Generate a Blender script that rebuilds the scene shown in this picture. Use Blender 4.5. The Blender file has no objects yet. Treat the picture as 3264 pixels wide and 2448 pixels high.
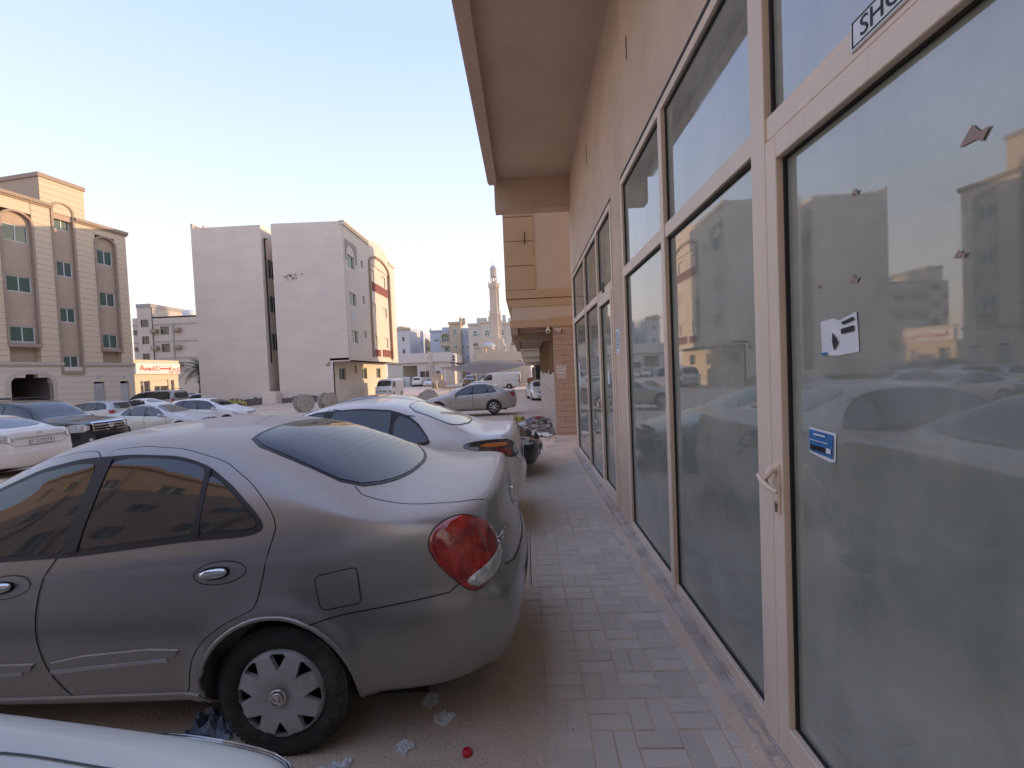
import bpy, bmesh, math, random
from mathutils import Vector, Matrix
from mathutils.bvhtree import BVHTree
from mathutils.geometry import delaunay_2d_cdt
import numpy as np
random.seed(7)
S = bpy.context.scene
RAD = math.radians
# ---------------------------------------------------------------- camera, sky, sun, exposure
cam = bpy.data.cameras.new('camera'); cam.sensor_width = 36.0; cam.lens = 15.44; cam.clip_end = 2000; cam.clip_start = .02
co = bpy.data.objects.new('camera', cam); S.collection.objects.link(co)
co.matrix_world = Matrix.Translation((0, 0, 1.67)) @ Matrix.Rotation(RAD(1.71), 4, 'Z') @ Matrix.Rotation(RAD(90-1.73), 4, 'X') @ Matrix.Rotation(RAD(-2.4), 4, 'Z')
S.camera = co
W = bpy.data.worlds.new('World'); S.world = W; W.use_nodes = True
SUN_EL, SUN_AZ = 7.0, 62.0          # azimuth clockwise from +Y (the street direction)
def world():
    nt = W.node_tree; bg = nt.nodes['Background']; lk = nt.links.new
    sk = nt.nodes.new('ShaderNodeTexSky'); sk.sky_type = 'NISHITA'; sk.sun_disc = False
    sk.sun_elevation = RAD(SUN_EL); sk.sun_rotation = RAD(SUN_AZ); sk.altitude = 0
    sk.air_density = 1.0; sk.dust_density = 2.0; sk.ozone_density = 1.6
    # evening haze: tint by height above the horizon, the same all round
    tc = nt.nodes.new('ShaderNodeTexCoord'); sx = nt.nodes.new('ShaderNodeSeparateXYZ'); lk(tc.outputs['Generated'], sx.inputs[0])
    cr = nt.nodes.new('ShaderNodeValToRGB'); el = cr.color_ramp.elements
    pts = [(0.0, (.62, .475, .41)), (.06, (.615, .50, .445)), (.16, (.59, .545, .54)), (.34, (.475, .54, .70)), (.60, (.32, .41, .73)), (1.0, (.38, .455, .68))]
    el[0].position = 0; el[0].color = (*pts[0][1], 1); el[1].position = 1; el[1].color = (*pts[-1][1], 1)
    for p, c in pts[1:-1]: e = el.new(p); e.color = (*c, 1)
    lk(sx.outputs[2], cr.inputs[0])
    sc_ = nt.nodes.new('ShaderNodeVectorMath'); sc_.operation = 'SCALE'; lk(cr.outputs[0], sc_.inputs[0]); sc_.inputs['Scale'].default_value = SKY_GAIN
    mx = nt.nodes.new('ShaderNodeMix'); mx.data_type = 'RGBA'; mx.clamp_factor = True; mx.inputs['Factor'].default_value = .93
    lk(sk.outputs[0], mx.inputs['A']); lk(sc_.outputs[0], mx.inputs['B']); lk(mx.outputs['Result'], bg.inputs[0])
    bg.inputs[1].default_value = .15
SKY_GAIN = 2.06
world()
sl = bpy.data.lights.new('sun', 'SUN'); sl.energy = .72; sl.angle = RAD(.6); sl.color = (1, .68, .40)
so = bpy.data.objects.new('sun', sl); S.collection.objects.link(so)
so.rotation_euler = (RAD(90-SUN_EL), 0, RAD(180-SUN_AZ))
S.view_settings.view_transform = 'Standard'; S.view_settings.look = 'None'; S.view_settings.gamma = 1
S.view_settings.use_curve_mapping = False; S.view_settings.exposure = 2.64
try:
    S.cycles.max_bounces = 8; S.cycles.diffuse_bounces = 4; S.cycles.glossy_bounces = 4; S.cycles.use_denoising = True
    S.cycles.caustics_reflective = False; S.cycles.caustics_refractive = False; S.cycles.sample_clamp_indirect = 6
except Exception: pass

# ---------------------------------------------------------------- materials
MATS = {}
def nodes_of(m): return m.node_tree.nodes, m.node_tree.links
def N(nt, t, **kw):
    n = nt.nodes.new(t)
    for k, v in kw.items():
        if k in n.inputs: n.inputs[k].default_value = v
        else: setattr(n, k, v)
    return n
def mat(name, col, rough=.8, metal=0, spec=.5, var=.12, scale=3.0, bump=.0, bscale=40, coat=0, stain=None, stretch=(1, 1, 1), fine=.0):
    """principled surface with noise-driven colour wear and relief"""
    if name in MATS: return MATS[name]
    m = bpy.data.materials.new(name); m.use_nodes = True; nt = m.node_tree; p = nt.nodes['Principled BSDF']
    c = (*col, 1)
    p.inputs['Roughness'].default_value = rough; p.inputs['Metallic'].default_value = metal
    p.inputs['Specular IOR Level'].default_value = spec; p.inputs['Coat Weight'].default_value = coat
    p.inputs['Coat Roughness'].default_value = .06
    tc = N(nt, 'ShaderNodeTexCoord'); mp = N(nt, 'ShaderNodeMapping'); mp.inputs['Scale'].default_value = stretch
    nt.links.new(tc.outputs['Object'], mp.inputs[0])
    n1 = N(nt, 'ShaderNodeTexNoise', Scale=scale, Detail=8.0, Roughness=.6); nt.links.new(mp.outputs[0], n1.inputs['Vector'])
    r = N(nt, 'ShaderNodeMapRange'); r.inputs[1].default_value = .3; r.inputs[2].default_value = .7; r.inputs[3].default_value = 1-var; r.inputs[4].default_value = 1+var
    nt.links.new(n1.outputs[0], r.inputs[0])
    mul = N(nt, 'ShaderNodeVectorMath', operation='SCALE'); mul.inputs[0].default_value = col
    nt.links.new(r.outputs[0], mul.inputs['Scale']); out = mul.outputs[0]
    if fine:
        n3 = N(nt, 'ShaderNodeTexNoise', Scale=bscale*2.5, Detail=3.0); nt.links.new(tc.outputs['Object'], n3.inputs['Vector'])
        r3 = N(nt, 'ShaderNodeMapRange'); r3.inputs[1].default_value = .35; r3.inputs[2].default_value = .65; r3.inputs[3].default_value = 1-fine; r3.inputs[4].default_value = 1+fine
        nt.links.new(n3.outputs[0], r3.inputs[0]); m3 = N(nt, 'ShaderNodeVectorMath', operation='SCALE')
        nt.links.new(out, m3.inputs[0]); nt.links.new(r3.outputs[0], m3.inputs['Scale']); out = m3.outputs[0]
    if stain:
        n2 = N(nt, 'ShaderNodeTexNoise', Scale=stain[1], Detail=10.0, Roughness=.7); nt.links.new(mp.outputs[0], n2.inputs['Vector'])
        r2 = N(nt, 'ShaderNodeMapRange'); r2.inputs[1].default_value = stain[2]; r2.inputs[2].default_value = stain[2]+.12; nt.links.new(n2.outputs[0], r2.inputs[0])
        mx = N(nt, 'ShaderNodeMix', data_type='RGBA'); mx.inputs['B'].default_value = (*stain[0], 1)
        f = N(nt, 'ShaderNodeMath', operation='MULTIPLY'); f.inputs[1].default_value = stain[3]; nt.links.new(r2.outputs[0], f.inputs[0])
        nt.links.new(f.outputs[0], mx.inputs['Factor']); nt.links.new(out, mx.inputs['A']); out = mx.outputs['Result']
    nt.links.new(out, p.inputs['Base Color'])
    if bump:
        nb = N(nt, 'ShaderNodeTexNoise', Scale=bscale, Detail=6.0); nt.links.new(tc.outputs['Object'], nb.inputs['Vector'])
        b = N(nt, 'ShaderNodeBump', Strength=bump, Distance=.01); nt.links.new(nb.outputs[0], b.inputs['Height']); nt.links.new(b.outputs[0], p.inputs['Normal'])
    MATS[name] = m; return m
def paint(name, col, metal=.6, rough=.38, dust=.5, dustcol=(.36, .31, .26), coat=.7):
    """car paint; wind-blown dust lies on the faces that look up"""
    if name in MATS: return MATS[name]
    m = bpy.data.materials.new(name); m.use_nodes = True; nt = m.node_tree; p = nt.nodes['Principled BSDF']
    p.inputs['Coat Roughness'].default_value = .09
    g = N(nt, 'ShaderNodeNewGeometry'); sx = N(nt, 'ShaderNodeSeparateXYZ'); nt.links.new(g.outputs['Normal'], sx.inputs[0])
    up = N(nt, 'ShaderNodeMapRange'); up.inputs[1].default_value = .45; up.inputs[2].default_value = .97; up.inputs[3].default_value = .10; up.inputs[4].default_value = 1.
    nt.links.new(sx.outputs[2], up.inputs[0])
    tc = N(nt, 'ShaderNodeTexCoord'); n1 = N(nt, 'ShaderNodeTexNoise', Scale=5., Detail=9., Roughness=.65); nt.links.new(tc.outputs['Object'], n1.inputs['Vector'])
    r = N(nt, 'ShaderNodeMapRange'); r.inputs[1].default_value = .25; r.inputs[2].default_value = .7; r.inputs[3].default_value = .6; r.inputs[4].default_value = 1.
    nt.links.new(n1.outputs[0], r.inputs[0])
    f = N(nt, 'ShaderNodeMath', operation='MULTIPLY'); nt.links.new(up.outputs[0], f.inputs[0]); nt.links.new(r.outputs[0], f.inputs[1])
    f2 = N(nt, 'ShaderNodeMath', operation='MULTIPLY'); nt.links.new(f.outputs[0], f2.inputs[0]); f2.inputs[1].default_value = dust
    mx = N(nt, 'ShaderNodeMix', data_type='RGBA'); mx.inputs['A'].default_value = (*col, 1); mx.inputs['B'].default_value = (*dustcol, 1)
    nt.links.new(f2.outputs[0], mx.inputs['Factor']); nt.links.new(mx.outputs['Result'], p.inputs['Base Color'])
    def lerp(a, b, sock):
        q = N(nt, 'ShaderNodeMapRange'); q.inputs[3].default_value = a; q.inputs[4].default_value = b
        nt.links.new(f2.outputs[0], q.inputs[0]); nt.links.new(q.outputs[0], p.inputs[sock])
    lerp(metal, 0, 'Metallic'); lerp(rough, .9, 'Roughness'); lerp(coat, 0, 'Coat Weight')
    m['paint'] = 1
    MATS[name] = m; return m
def glass(name, col=(.012, .014, .016), rough=.03, dust=.12, dustcol=(.4, .38, .34)):
    """tinted pane, opaque behind its mirror-like face, with a little dust"""
    if name in MATS: return MATS[name]
    m = bpy.data.materials.new(name); m.use_nodes = True; nt = m.node_tree; p = nt.nodes['Principled BSDF']
    p.inputs['Roughness'].default_value = rough; p.inputs['Specular IOR Level'].default_value = .75
    tc = N(nt, 'ShaderNodeTexCoord'); n1 = N(nt, 'ShaderNodeTexNoise', Scale=6., Detail=8., Roughness=.65); nt.links.new(tc.outputs['Object'], n1.inputs['Vector'])
    r = N(nt, 'ShaderNodeMapRange'); r.inputs[1].default_value = .3; r.inputs[2].default_value = .75; r.inputs[3].default_value = dust*.3; r.inputs[4].default_value = dust
    nt.links.new(n1.outputs[0], r.inputs[0])
    mx = N(nt, 'ShaderNodeMix', data_type='RGBA'); mx.inputs['A'].default_value = (*col, 1); mx.inputs['B'].default_value = (*dustcol, 1)
    nt.links.new(r.outputs[0], mx.inputs['Factor']); nt.links.new(mx.outputs['Result'], p.inputs['Base Color'])
    MATS[name] = m; return m

# ---------------------------------------------------------------- object helpers
COL = S.collection
def link(o, parent=None):
    COL.objects.link(o)
    if parent is not None: o.parent = parent
    return o
def tag(o, label=None, cat=None, group=None, kind=None):
    if label: o['label'] = label
    if cat: o['category'] = cat
    if group: o['group'] = group
    if kind: o['kind'] = kind
    return o
def thing(name, loc, rz=0, label=None, cat=None, group=None):
    o = bpy.data.objects.new(name, None); link(o); o.location = loc; o.rotation_euler = (0, 0, rz); o.empty_display_size = .2
    return tag(o, label, cat, group)
def children(o): return CH.get(o.name, [])
CH = {}
def obj(name, me, m=None, parent=None, loc=None, rot=None):
    o = bpy.data.objects.new(name, me); link(o, parent)
    if m is not None and len(me.materials) == 0: me.materials.append(m)
    if loc: o.location = loc
    if rot: o.rotation_euler = rot
    if parent is not None: CH.setdefault(parent.name, []).append(o)
    return o
def copy_tree(o, parent=None, remap=None):
    c = o.copy(); COL.objects.link(c); c.parent = parent
    if parent is not None: CH.setdefault(parent.name, []).append(c)
    if remap and c.type == 'MESH':
        for i, sl_ in enumerate(c.material_slots):
            if sl_.material in remap: nm_ = remap[sl_.material]; sl_.link = 'OBJECT'; sl_.material = nm_
    for ch in list(children(o)): copy_tree(ch, c, remap)
    return c
def mesh(name, vs, fs, smooth=False):
    me = bpy.data.meshes.new(name); me.from_pydata([tuple(v) for v in vs], [], [tuple(f) for f in fs]); me.validate(); me.update()
    if smooth: me.polygons.foreach_set('use_smooth', [True]*len(me.polygons))
    return me
class MB:
    """collects boxes, prisms, tubes, lathes into one mesh"""
    def __init__(s): s.v = []; s.f = []; s.sm = []
    def add(s, vs, fs, smooth=False):
        b = len(s.v); s.v += [tuple(v) for v in vs]; s.f += [tuple(b+i for i in f) for f in fs]; s.sm += [smooth]*len(fs); return s
    def box(s, x0, x1, y0, y1, z0, z1, c=0):
        if x0 > x1: x0, x1 = x1, x0
        if y0 > y1: y0, y1 = y1, y0
        if z0 > z1: z0, z1 = z1, z0
        if c:
            bm = bmesh.new(); bmesh.ops.create_cube(bm, size=1)
            for v in bm.verts: v.co = Vector(((x0+x1)/2+v.co.x*(x1-x0), (y0+y1)/2+v.co.y*(y1-y0), (z0+z1)/2+v.co.z*(z1-z0)))
            bmesh.ops.bevel(bm, geom=bm.edges[:], offset=c, segments=1, affect='EDGES'); bm.verts.index_update()
            s.add([v.co[:] for v in bm.verts], [[v.index for v in f.verts] for f in bm.faces]); bm.free(); return s
        vs = [(x0, y0, z0), (x1, y0, z0), (x1, y1, z0), (x0, y1, z0), (x0, y0, z1), (x1, y0, z1), (x1, y1, z1), (x0, y1, z1)]
        return s.add(vs, [(0, 3, 2, 1), (4, 5, 6, 7), (0, 1, 5, 4), (1, 2, 6, 5), (2, 3, 7, 6), (3, 0, 4, 7)])
    def prism(s, poly, a, b, axis='y', smooth=False):
        """poly in the two other axes, extruded from a to b along axis"""
        def P3(p, t): return {'y': (p[0], t, p[1]), 'x': (t, p[0], p[1]), 'z': (p[0], p[1], t)}[axis]
        n = len(poly); vs = [P3(p, a) for p in poly]+[P3(p, b) for p in poly]
        fs = [tuple(range(n)), tuple(range(2*n-1, n-1, -1))]+[(i, i+n, (i+1) % n+n, (i+1) % n) for i in range(n)]
        return s.add(vs, fs, smooth)
    def lathe(s, prof, seg=24, c=(0, 0, 0), axis='z', smooth=True, a0=0, a1=2*math.pi):
        vs = []; full = abs(a1-a0-2*math.pi) < 1e-6; k = seg if full else seg+1
        for i in range(k):
            a = a0+(a1-a0)*i/seg
            for r, h in prof:
                x, y = r*math.cos(a), r*math.sin(a)
                vs.append({'z': (c[0]+x, c[1]+y, c[2]+h), 'y': (c[0]+x, c[1]+h, c[2]+y), 'x': (c[0]+h, c[1]+x, c[2]+y)}[axis])
        m_ = len(prof); fs = []
        for i in range(seg):
            j = (i+1) % k
            for t in range(m_-1): fs.append((i*m_+t, j*m_+t, j*m_+t+1, i*m_+t+1))
        return s.add(vs, fs, smooth)
    def tube(s, pts, r, seg=8, smooth=True, caps=True):
        pts = [Vector(p) for p in pts]; vs = []; up = Vector((0, 0, 1)); rs = r if isinstance(r, (list, tuple)) else [r]*len(pts)
        for i, p in enumerate(pts):
            d = (pts[min(i+1, len(pts)-1)]-pts[max(i-1, 0)]).normalized()
            u = d.cross(up if abs(d.z) < .95 else Vector((1, 0, 0))).normalized(); w = d.cross(u)
            vs += [p+(u*math.cos(a)+w*math.sin(a))*rs[i] for a in [2*math.pi*k/seg for k in range(seg)]]
        fs = [(i*seg+k, i*seg+(k+1) % seg, (i+1)*seg+(k+1) % seg, (i+1)*seg+k) for i in range(len(pts)-1) for k in range(seg)]
        s.add(vs, fs, smooth)
        if caps: b = len(pts)-1; s.add(vs[:seg], [tuple(range(seg))]); s.add(vs[b*seg:], [tuple(range(seg))])
        return s
    def me(s, name='m'):
        me = bpy.data.meshes.new(name); me.from_pydata(s.v, [], s.f); me.update()
        me.polygons.foreach_set('use_smooth', s.sm); return me
    def build(s, name, m, parent=None, loc=None, rot=None, fix=True):
        me = s.me(name)
        if fix:
            bm = bmesh.new(); bm.from_mesh(me); bmesh.ops.recalc_face_normals(bm, faces=bm.faces); bm.to_mesh(me); bm.free()
        return obj(name, me, m, parent, loc, rot)
def text(name, body, size, m, parent, loc, rot, align='CENTER', ext=.002, sx=1.0, shear=0):
    cu = bpy.data.curves.new(name, 'FONT'); cu.body = body; cu.size = size; cu.align_x = align; cu.align_y = 'CENTER'; cu.extrude = ext; cu.shear = shear; cu.resolution_u = 3
    t = bpy.data.objects.new(name, cu); COL.objects.link(t)
    dg = bpy.context.evaluated_depsgraph_get(); dg.update(); me = bpy.data.meshes.new_from_object(t.evaluated_get(dg))
    bpy.data.objects.remove(t); me.materials.clear(); 
    if sx != 1:
        for v in me.vertices: v.co.x *= sx
    return obj(name, me, m, parent, loc, rot)
def smooth01(x, a, b):
    t = min(1, max(0, (x-a)/(b-a))); return t*t*(3-2*t)
def lerpl(pts, x):
    if x <= pts[0][0]: return pts[0][1]
    for (a, u), (b, v) in zip(pts, pts[1:]):
        if x <= b: return u+(v-u)*(x-a)/(b-a)
    return pts[-1][1]
def pip(p, poly):
    x, y = p; c = False; n = len(poly)
    for i in range(n):
        x1, y1 = poly[i]; x2, y2 = poly[(i+1) % n]
        if (y1 > y) != (y2 > y) and x < (x2-x1)*(y-y1)/(y2-y1)+x1: c = not c
    return c
def resamp(poly, step, closed=True):
    out = []; n = len(poly)
    for i in range(n if closed else n-1):
        a = Vector(poly[i]); b = Vector(poly[(i+1) % n]); k = max(1, int((b-a).length/step+.5))
        out += [tuple(a.lerp(b, j/k)) for j in range(k)]
    if not closed: out.append(tuple(poly[-1]))
    return out
def smoothpoly(poly, it=2, closed=True):
    """chaikin corner rounding"""
    for _ in range(it):
        n = len(poly); o = []
        rng = range(n) if closed else range(n-1)
        if not closed: o.append(poly[0])
        for i in rng:
            a = poly[i]; b = poly[(i+1) % n]
            o += [(a[0]*.75+b[0]*.25, a[1]*.75+b[1]*.25), (a[0]*.25+b[0]*.75, a[1]*.25+b[1]*.75)]
        if not closed: o.append(poly[-1])
        poly = o
    return poly
def tri2d(poly, step, holes=()):
    b = resamp(poly, step); vs = list(b); es = [(i, (i+1) % len(b)) for i in range(len(b))]
    for h in holes:
        hb = resamp(h, step); k = len(vs); vs += hb; es += [(k+i, k+(i+1) % len(hb)) for i in range(len(hb))]
    xs = [p[0] for p in b]; ys = [p[1] for p in b]; s = step
    def near(p):
        return any((p[0]-q[0])**2+(p[1]-q[1])**2 < (.55*s)**2 for q in vs[:nb])
    nb = len(vs); x = min(xs)+s*.5; grid = []
    while x < max(xs):
        y = min(ys)+s*.5
        while y < max(ys):
            if pip((x, y), b) and not any(pip((x, y), h) for h in holes) and not near((x, y)): grid.append((x, y))
            y += s
        x += s
    vs += grid
    r = delaunay_2d_cdt([Vector(v) for v in vs], es, [], 0, 1e-6)
    V = [tuple(v) for v in r[0]]; T = []
    for f in r[2]:
        c = (sum(V[i][0] for i in f)/3, sum(V[i][1] for i in f)/3)
        if pip(c, b) and not any(pip(c, h) for h in holes): T.append(tuple(f))
    return V, T
# ---------------------------------------------------------------- cars: a subdivided cage, panels and panes draped over it
M_TYRE = mat('tyre rubber', (.022, .021, .021), .75, var=.25, scale=9, bump=.25, bscale=120, stain=((.16, .13, .10), 4, .5, .35))
M_WELL = mat('dark wheel well', (.012, .012, .012), .95, var=.2)
M_TRIM = mat('black rubber trim', (.014, .014, .015), .5, var=.2, scale=8)
M_CHROME = mat('chrome', (.62, .62, .62), .1, metal=1, var=.05)
M_ALLOY = mat('silver wheel', (.50, .50, .51), .35, metal=.5, var=.08, scale=12, stain=((.28, .24, .2), 6, .55, .5))
M_COVER = mat('grey plastic wheel cover', (.42, .415, .41), .5, metal=.1, var=.1, scale=14, stain=((.2, .17, .14), 7, .52, .5))
M_TINT = glass('tinted car glass', dust=.07); M_TINT.node_tree.nodes['Principled BSDF'].inputs['Specular IOR Level'].default_value = .85
M_TINT_R = glass('tinted rear window glass', dust=.05); M_TINT_R.node_tree.nodes['Principled BSDF'].inputs['Specular IOR Level'].default_value = .22
M_CLEAR = glass('dusty pale car glass', (.06, .07, .072), .06, .45, (.42, .42, .38))
M_PLATE = mat('white number plate', (.72, .72, .70), .4, var=.06, scale=20)
M_INK = mat('black ink', (.015, .015, .018), .6, var=.1)
M_AMBER = mat('amber lens', (.75, .22, .03), .12, var=.1, coat=1)
M_LENS = mat('clear lamp lens', (.52, .53, .52), .12, metal=.25, var=.3, scale=25, coat=1)
M_DLENS = mat('smoked lamp lens', (.05, .05, .055), .08, metal=.3, var=.4, scale=18, coat=1)
def red_lens():
    m = bpy.data.materials.new('red lamp lens'); m.use_nodes = True; nt = m.node_tree; p = nt.nodes['Principled BSDF']
    p.inputs['Roughness'].default_value = .08; p.inputs['Coat Weight'].default_value = 1; p.inputs['Coat Roughness'].default_value = .03
    tc = N(nt, 'ShaderNodeTexCoord'); v = N(nt, 'ShaderNodeTexVoronoi', Scale=13.); nz = N(nt, 'ShaderNodeTexNoise', Scale=9., Detail=3.)
    nt.links.new(tc.outputs['Object'], nz.inputs['Vector']); mx0 = N(nt, 'ShaderNodeMix', data_type='RGBA'); mx0.inputs['Factor'].default_value = .25
    nt.links.new(tc.outputs['Object'], mx0.inputs['A']); nt.links.new(nz.outputs['Color'], mx0.inputs['B']); nt.links.new(mx0.outputs['Result'], v.inputs['Vector'])
    cr = N(nt, 'ShaderNodeValToRGB'); e = cr.color_ramp.elements; e[0].position = .05; e[0].color = (.50, .022, .010, 1); e[1].position = .75; e[1].color = (.20, .004, .005, 1)
    nt.links.new(v.outputs['Distance'], cr.inputs[0]); nt.links.new(cr.outputs[0], p.inputs['Base Color'])
    b = N(nt, 'ShaderNodeBump', Strength=.3, Distance=.01); nt.links.new(v.outputs['Distance'], b.inputs['Height']); nt.links.new(b.outputs[0], p.inputs['Normal'])
    return m
M_RED = red_lens()

def cage_mesh(st, front, rear, level):
    """st: list of stations, each ten (x,y,z) from the underside centre over the side to the roof centre; front/rear bulge of the end caps"""
    bm = bmesh.new(); n = len(st); V = {}
    for i, row in enumerate(st):
        for j, (x, y, z) in enumerate(row):
            if j in (0, 9): V[i, j, 0] = V[i, j, 1] = bm.verts.new((x, 0, z))
            else: V[i, j, 0] = bm.verts.new((x, y, z)); V[i, j, 1] = bm.verts.new((x, -y, z))
    for i in range(n-1):
        for j in range(9):
            for s in (0, 1):
                q = [V[i, j, s], V[i+1, j, s], V[i+1, j+1, s], V[i, j+1, s]]
                bm.faces.new(q if s == 0 else q[::-1])
    for i, bulge, sg in ((0, front, -1), (n-1, rear, 1)):
        rows = [2, 3, 4, 5, 6, 7]  # side heights; the top edge is rows 7,8,9 and the bottom edge rows 2,1,0
        G = []
        for r in rows:
            if r == 7: line = [V[i, 7, 0], V[i, 8, 0], V[i, 9, 0], V[i, 8, 1], V[i, 7, 1]]
            elif r == 2: line = [V[i, 2, 0], V[i, 1, 0], V[i, 0, 0], V[i, 1, 1], V[i, 2, 1]]
            else:
                x, y, z = st[i][r]; b = bulge.get(r, .03)
                line = [V[i, r, 0], bm.verts.new((x+sg*b*.75, y*.55, z+.004)), bm.verts.new((x+sg*b, 0, z+.005)), bm.verts.new((x+sg*b*.75, -y*.55, z+.004)), V[i, r, 1]]
            G.append(line)
        for a, b_ in zip(G, G[1:]):
            for k in range(4):
                try: bm.faces.new([a[k], a[k+1], b_[k+1], b_[k]])
                except ValueError: pass
    bmesh.ops.recalc_face_normals(bm, faces=bm.faces)
    me = bpy.data.meshes.new('cage'); bm.to_mesh(me); bm.free()
    o = bpy.data.objects.new('tmp', me); COL.objects.link(o); md = o.modifiers.new('s', 'SUBSURF'); md.levels = md.render_levels = level
    dg = bpy.context.evaluated_depsgraph_get(); dg.update(); r = bpy.data.meshes.new_from_object(o.evaluated_get(dg)); bpy.data.objects.remove(o)
    return r
class Shell:
    def __init__(s, me):
        s.me = me; me.update()
        s.vn = [v.normal.copy() for v in me.vertices]; s.vc = [v.co.copy() for v in me.vertices]
        tris = []
        for p in me.polygons:
            v = list(p.vertices)
            for k in range(1, len(v)-1): tris.append((v[0], v[k], v[k+1]))
        s.tris = tris; s.bvh = BVHTree.FromPolygons(s.vc, tris)
    def hit(s, o, d):
        loc, nn, idx, dist = s.bvh.ray_cast(Vector(o), Vector(d))
        if loc is None: return None
        a, b, c = s.tris[idx]; A, B, C_ = s.vc[a], s.vc[b], s.vc[c]
        v0, v1, v2 = B-A, C_-A, loc-A; d00, d01, d11, d20, d21 = v0.dot(v0), v0.dot(v1), v1.dot(v1), v2.dot(v0), v2.dot(v1); den = d00*d11-d01*d01
        if abs(den) < 1e-14: return loc, nn
        v = (d11*d20-d01*d21)/den; w = (d00*d21-d01*d20)/den
        n = (s.vn[a]*(1-v-w)+s.vn[b]*v+s.vn[c]*w)
        if n.length < 1e-6: return loc, nn
        return loc, n.normalized()
    def maker(s, mode, sd=-1, c=(0, 0)):
        if mode == 'side': return lambda p: ((p[0], sd*3, p[1]), (0, -sd, 0))
        if mode == 'top': return lambda p: ((p[0], p[1], 4), (0, 0, -1))
        if mode == 'rear': return lambda p: ((4, p[0], p[1]), (-1, 0, 0))
        if mode == 'front': return lambda p: ((-6, p[0], p[1]), (1, 0, 0))
        if mode == 'diag':  # seen from the corner direction c (unit, horizontal); p = (lateral coordinate, z)
            d = Vector((c[0], c[1]*sd*-1, 0)).normalized()
            def f(p):
                # lateral axis runs along the horizontal perpendicular, origin at the car's own origin
                lat = Vector((-d.y, d.x, 0))*(1 if sd == -1 else -1)
                o = lat*p[0]+d*6; return ((o.x, o.y, p[1]), (-d.x, -d.y, 0))
            return f
    def drape(s, name, poly, mode, off, m, parent, step=.04, sd=-1, holes=(), c=(0, 0), rim=.0, round_=0, prof=None):
        if round_: poly = smoothpoly(poly, round_)
        V, T = tri2d(poly, step, holes); f = s.maker(mode, sd, c); P = []; Nn = []; ok = []
        for p in V:
            o, d = f(p); h = s.hit(o, d)
            if h is None: P.append(Vector((0, 0, 0))); Nn.append(Vector((0, 0, 1))); ok.append(False)
            else:
                k = off + (prof(p) if prof else 0)
                P.append(h[0]+h[1]*k); Nn.append(h[1]); ok.append(True)
        F_ = []
        for t in T:
            if all(ok[i] for i in t):
                n = (P[t[1]]-P[t[0]]).cross(P[t[2]]-P[t[0]])
                F_.append(t if n.dot(Nn[t[0]]) > 0 else t[::-1])
        if not F_: return None
        nv = len(P)
        if rim:   # turn the edge down so the panel has thickness
            ec = {}
            for t in F_:
                for a, b in ((t[0], t[1]), (t[1], t[2]), (t[2], t[0])): ec[a, b] = 1
            be = [(a, b) for a, b in ec if (b, a) not in ec]; mp = {}
            for a, b in be:
                for q in (a, b):
                    if q not in mp: mp[q] = len(P); P.append(P[q]-Nn[q]*rim); Nn.append(Nn[q])
            RF = [(b, a, mp[a], mp[b]) for a, b in be]
        else: RF = []
        me = bpy.data.meshes.new(name); me.from_pydata([tuple(q) for q in P], [], F_+RF); me.update()
        me.polygons.foreach_set('use_smooth', [True]*len(me.polygons))
        if not prof:
            nf = len(F_); loops = []
            for pl in me.polygons:
                for li in pl.loop_indices: loops.append(Nn[me.loops[li].vertex_index] if pl.index < nf else pl.normal)
            me.normals_split_custom_set([tuple(q) for q in loops])
        me['n'] = 1
        return obj(name, me, m, parent)
    def strip(s, name, line, mode, w, off, m, parent, step=.03, sd=-1, closed=False, c=(0, 0), build=True, mb=None):
        pts = resamp(line, step, closed); f = s.maker(mode, sd, c); n = len(pts); L = []; 
        for i, p in enumerate(pts):
            a = Vector(pts[(i-1) % n] if (closed or i) else p); b = Vector(pts[(i+1) % n] if (closed or i < n-1) else p)
            d = (b-a); d = d.normalized() if d.length else Vector((1, 0)); q = Vector((-d.y, d.x))*w/2; row = []
            for sg in (-1, 1):
                o, dd = f((p[0]+q.x*sg, p[1]+q.y*sg)); h = s.hit(o, dd); row.append(h[0]+h[1]*off if h else None)
            L.append(row)
        mb = mb or MB()
        for i in range(n if closed else n-1):
            a, b = L[i], L[(i+1) % n]
            if None in a or None in b: continue
            mb.add([a[0], a[1], b[1], b[0]], [(0, 1, 2, 3)], True)
        return mb.build(name, m, parent, fix=False) if build else mb

def stations(xs, top, belt, hw, roofw, zb, low, sillz, ends, bumper=.0):
    """general car cage: silhouettes given as polylines in x"""
    st = []
    for x in xs:
        zt, zbt, w = lerpl(top, x), lerpl(belt, x), lerpl(hw, x); z0 = lerpl(zb, x)
        g = smooth01((zt-zbt), .06, .46); rw = lerpl(roofw, x)
        y7 = (w*.80)*(1-g)+(rw)*g; y6 = (w*.93)*(1-g)+(rw+.055)*g
        z7 = zt-(.022*(1-g)+.030*g); z6 = zbt+(z7-zbt)*(.62*(1-g)+.80*g)
        y5 = w-.035; y4 = w; z4 = zbt*.60+z0*.40+.05; z3 = z0+.13; y3 = w-.02; y2 = w-.07
        st.append([(x, 0, z0), (x, y2*.6, z0), (x, y2, z0+.01), (x, y3, z3), (x, y4, z4), (x, y5, zbt), (x, y6, z6), (x, y7, z7), (x, y7*.5, zt-.008), (x, 0, zt)])
    return st

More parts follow.
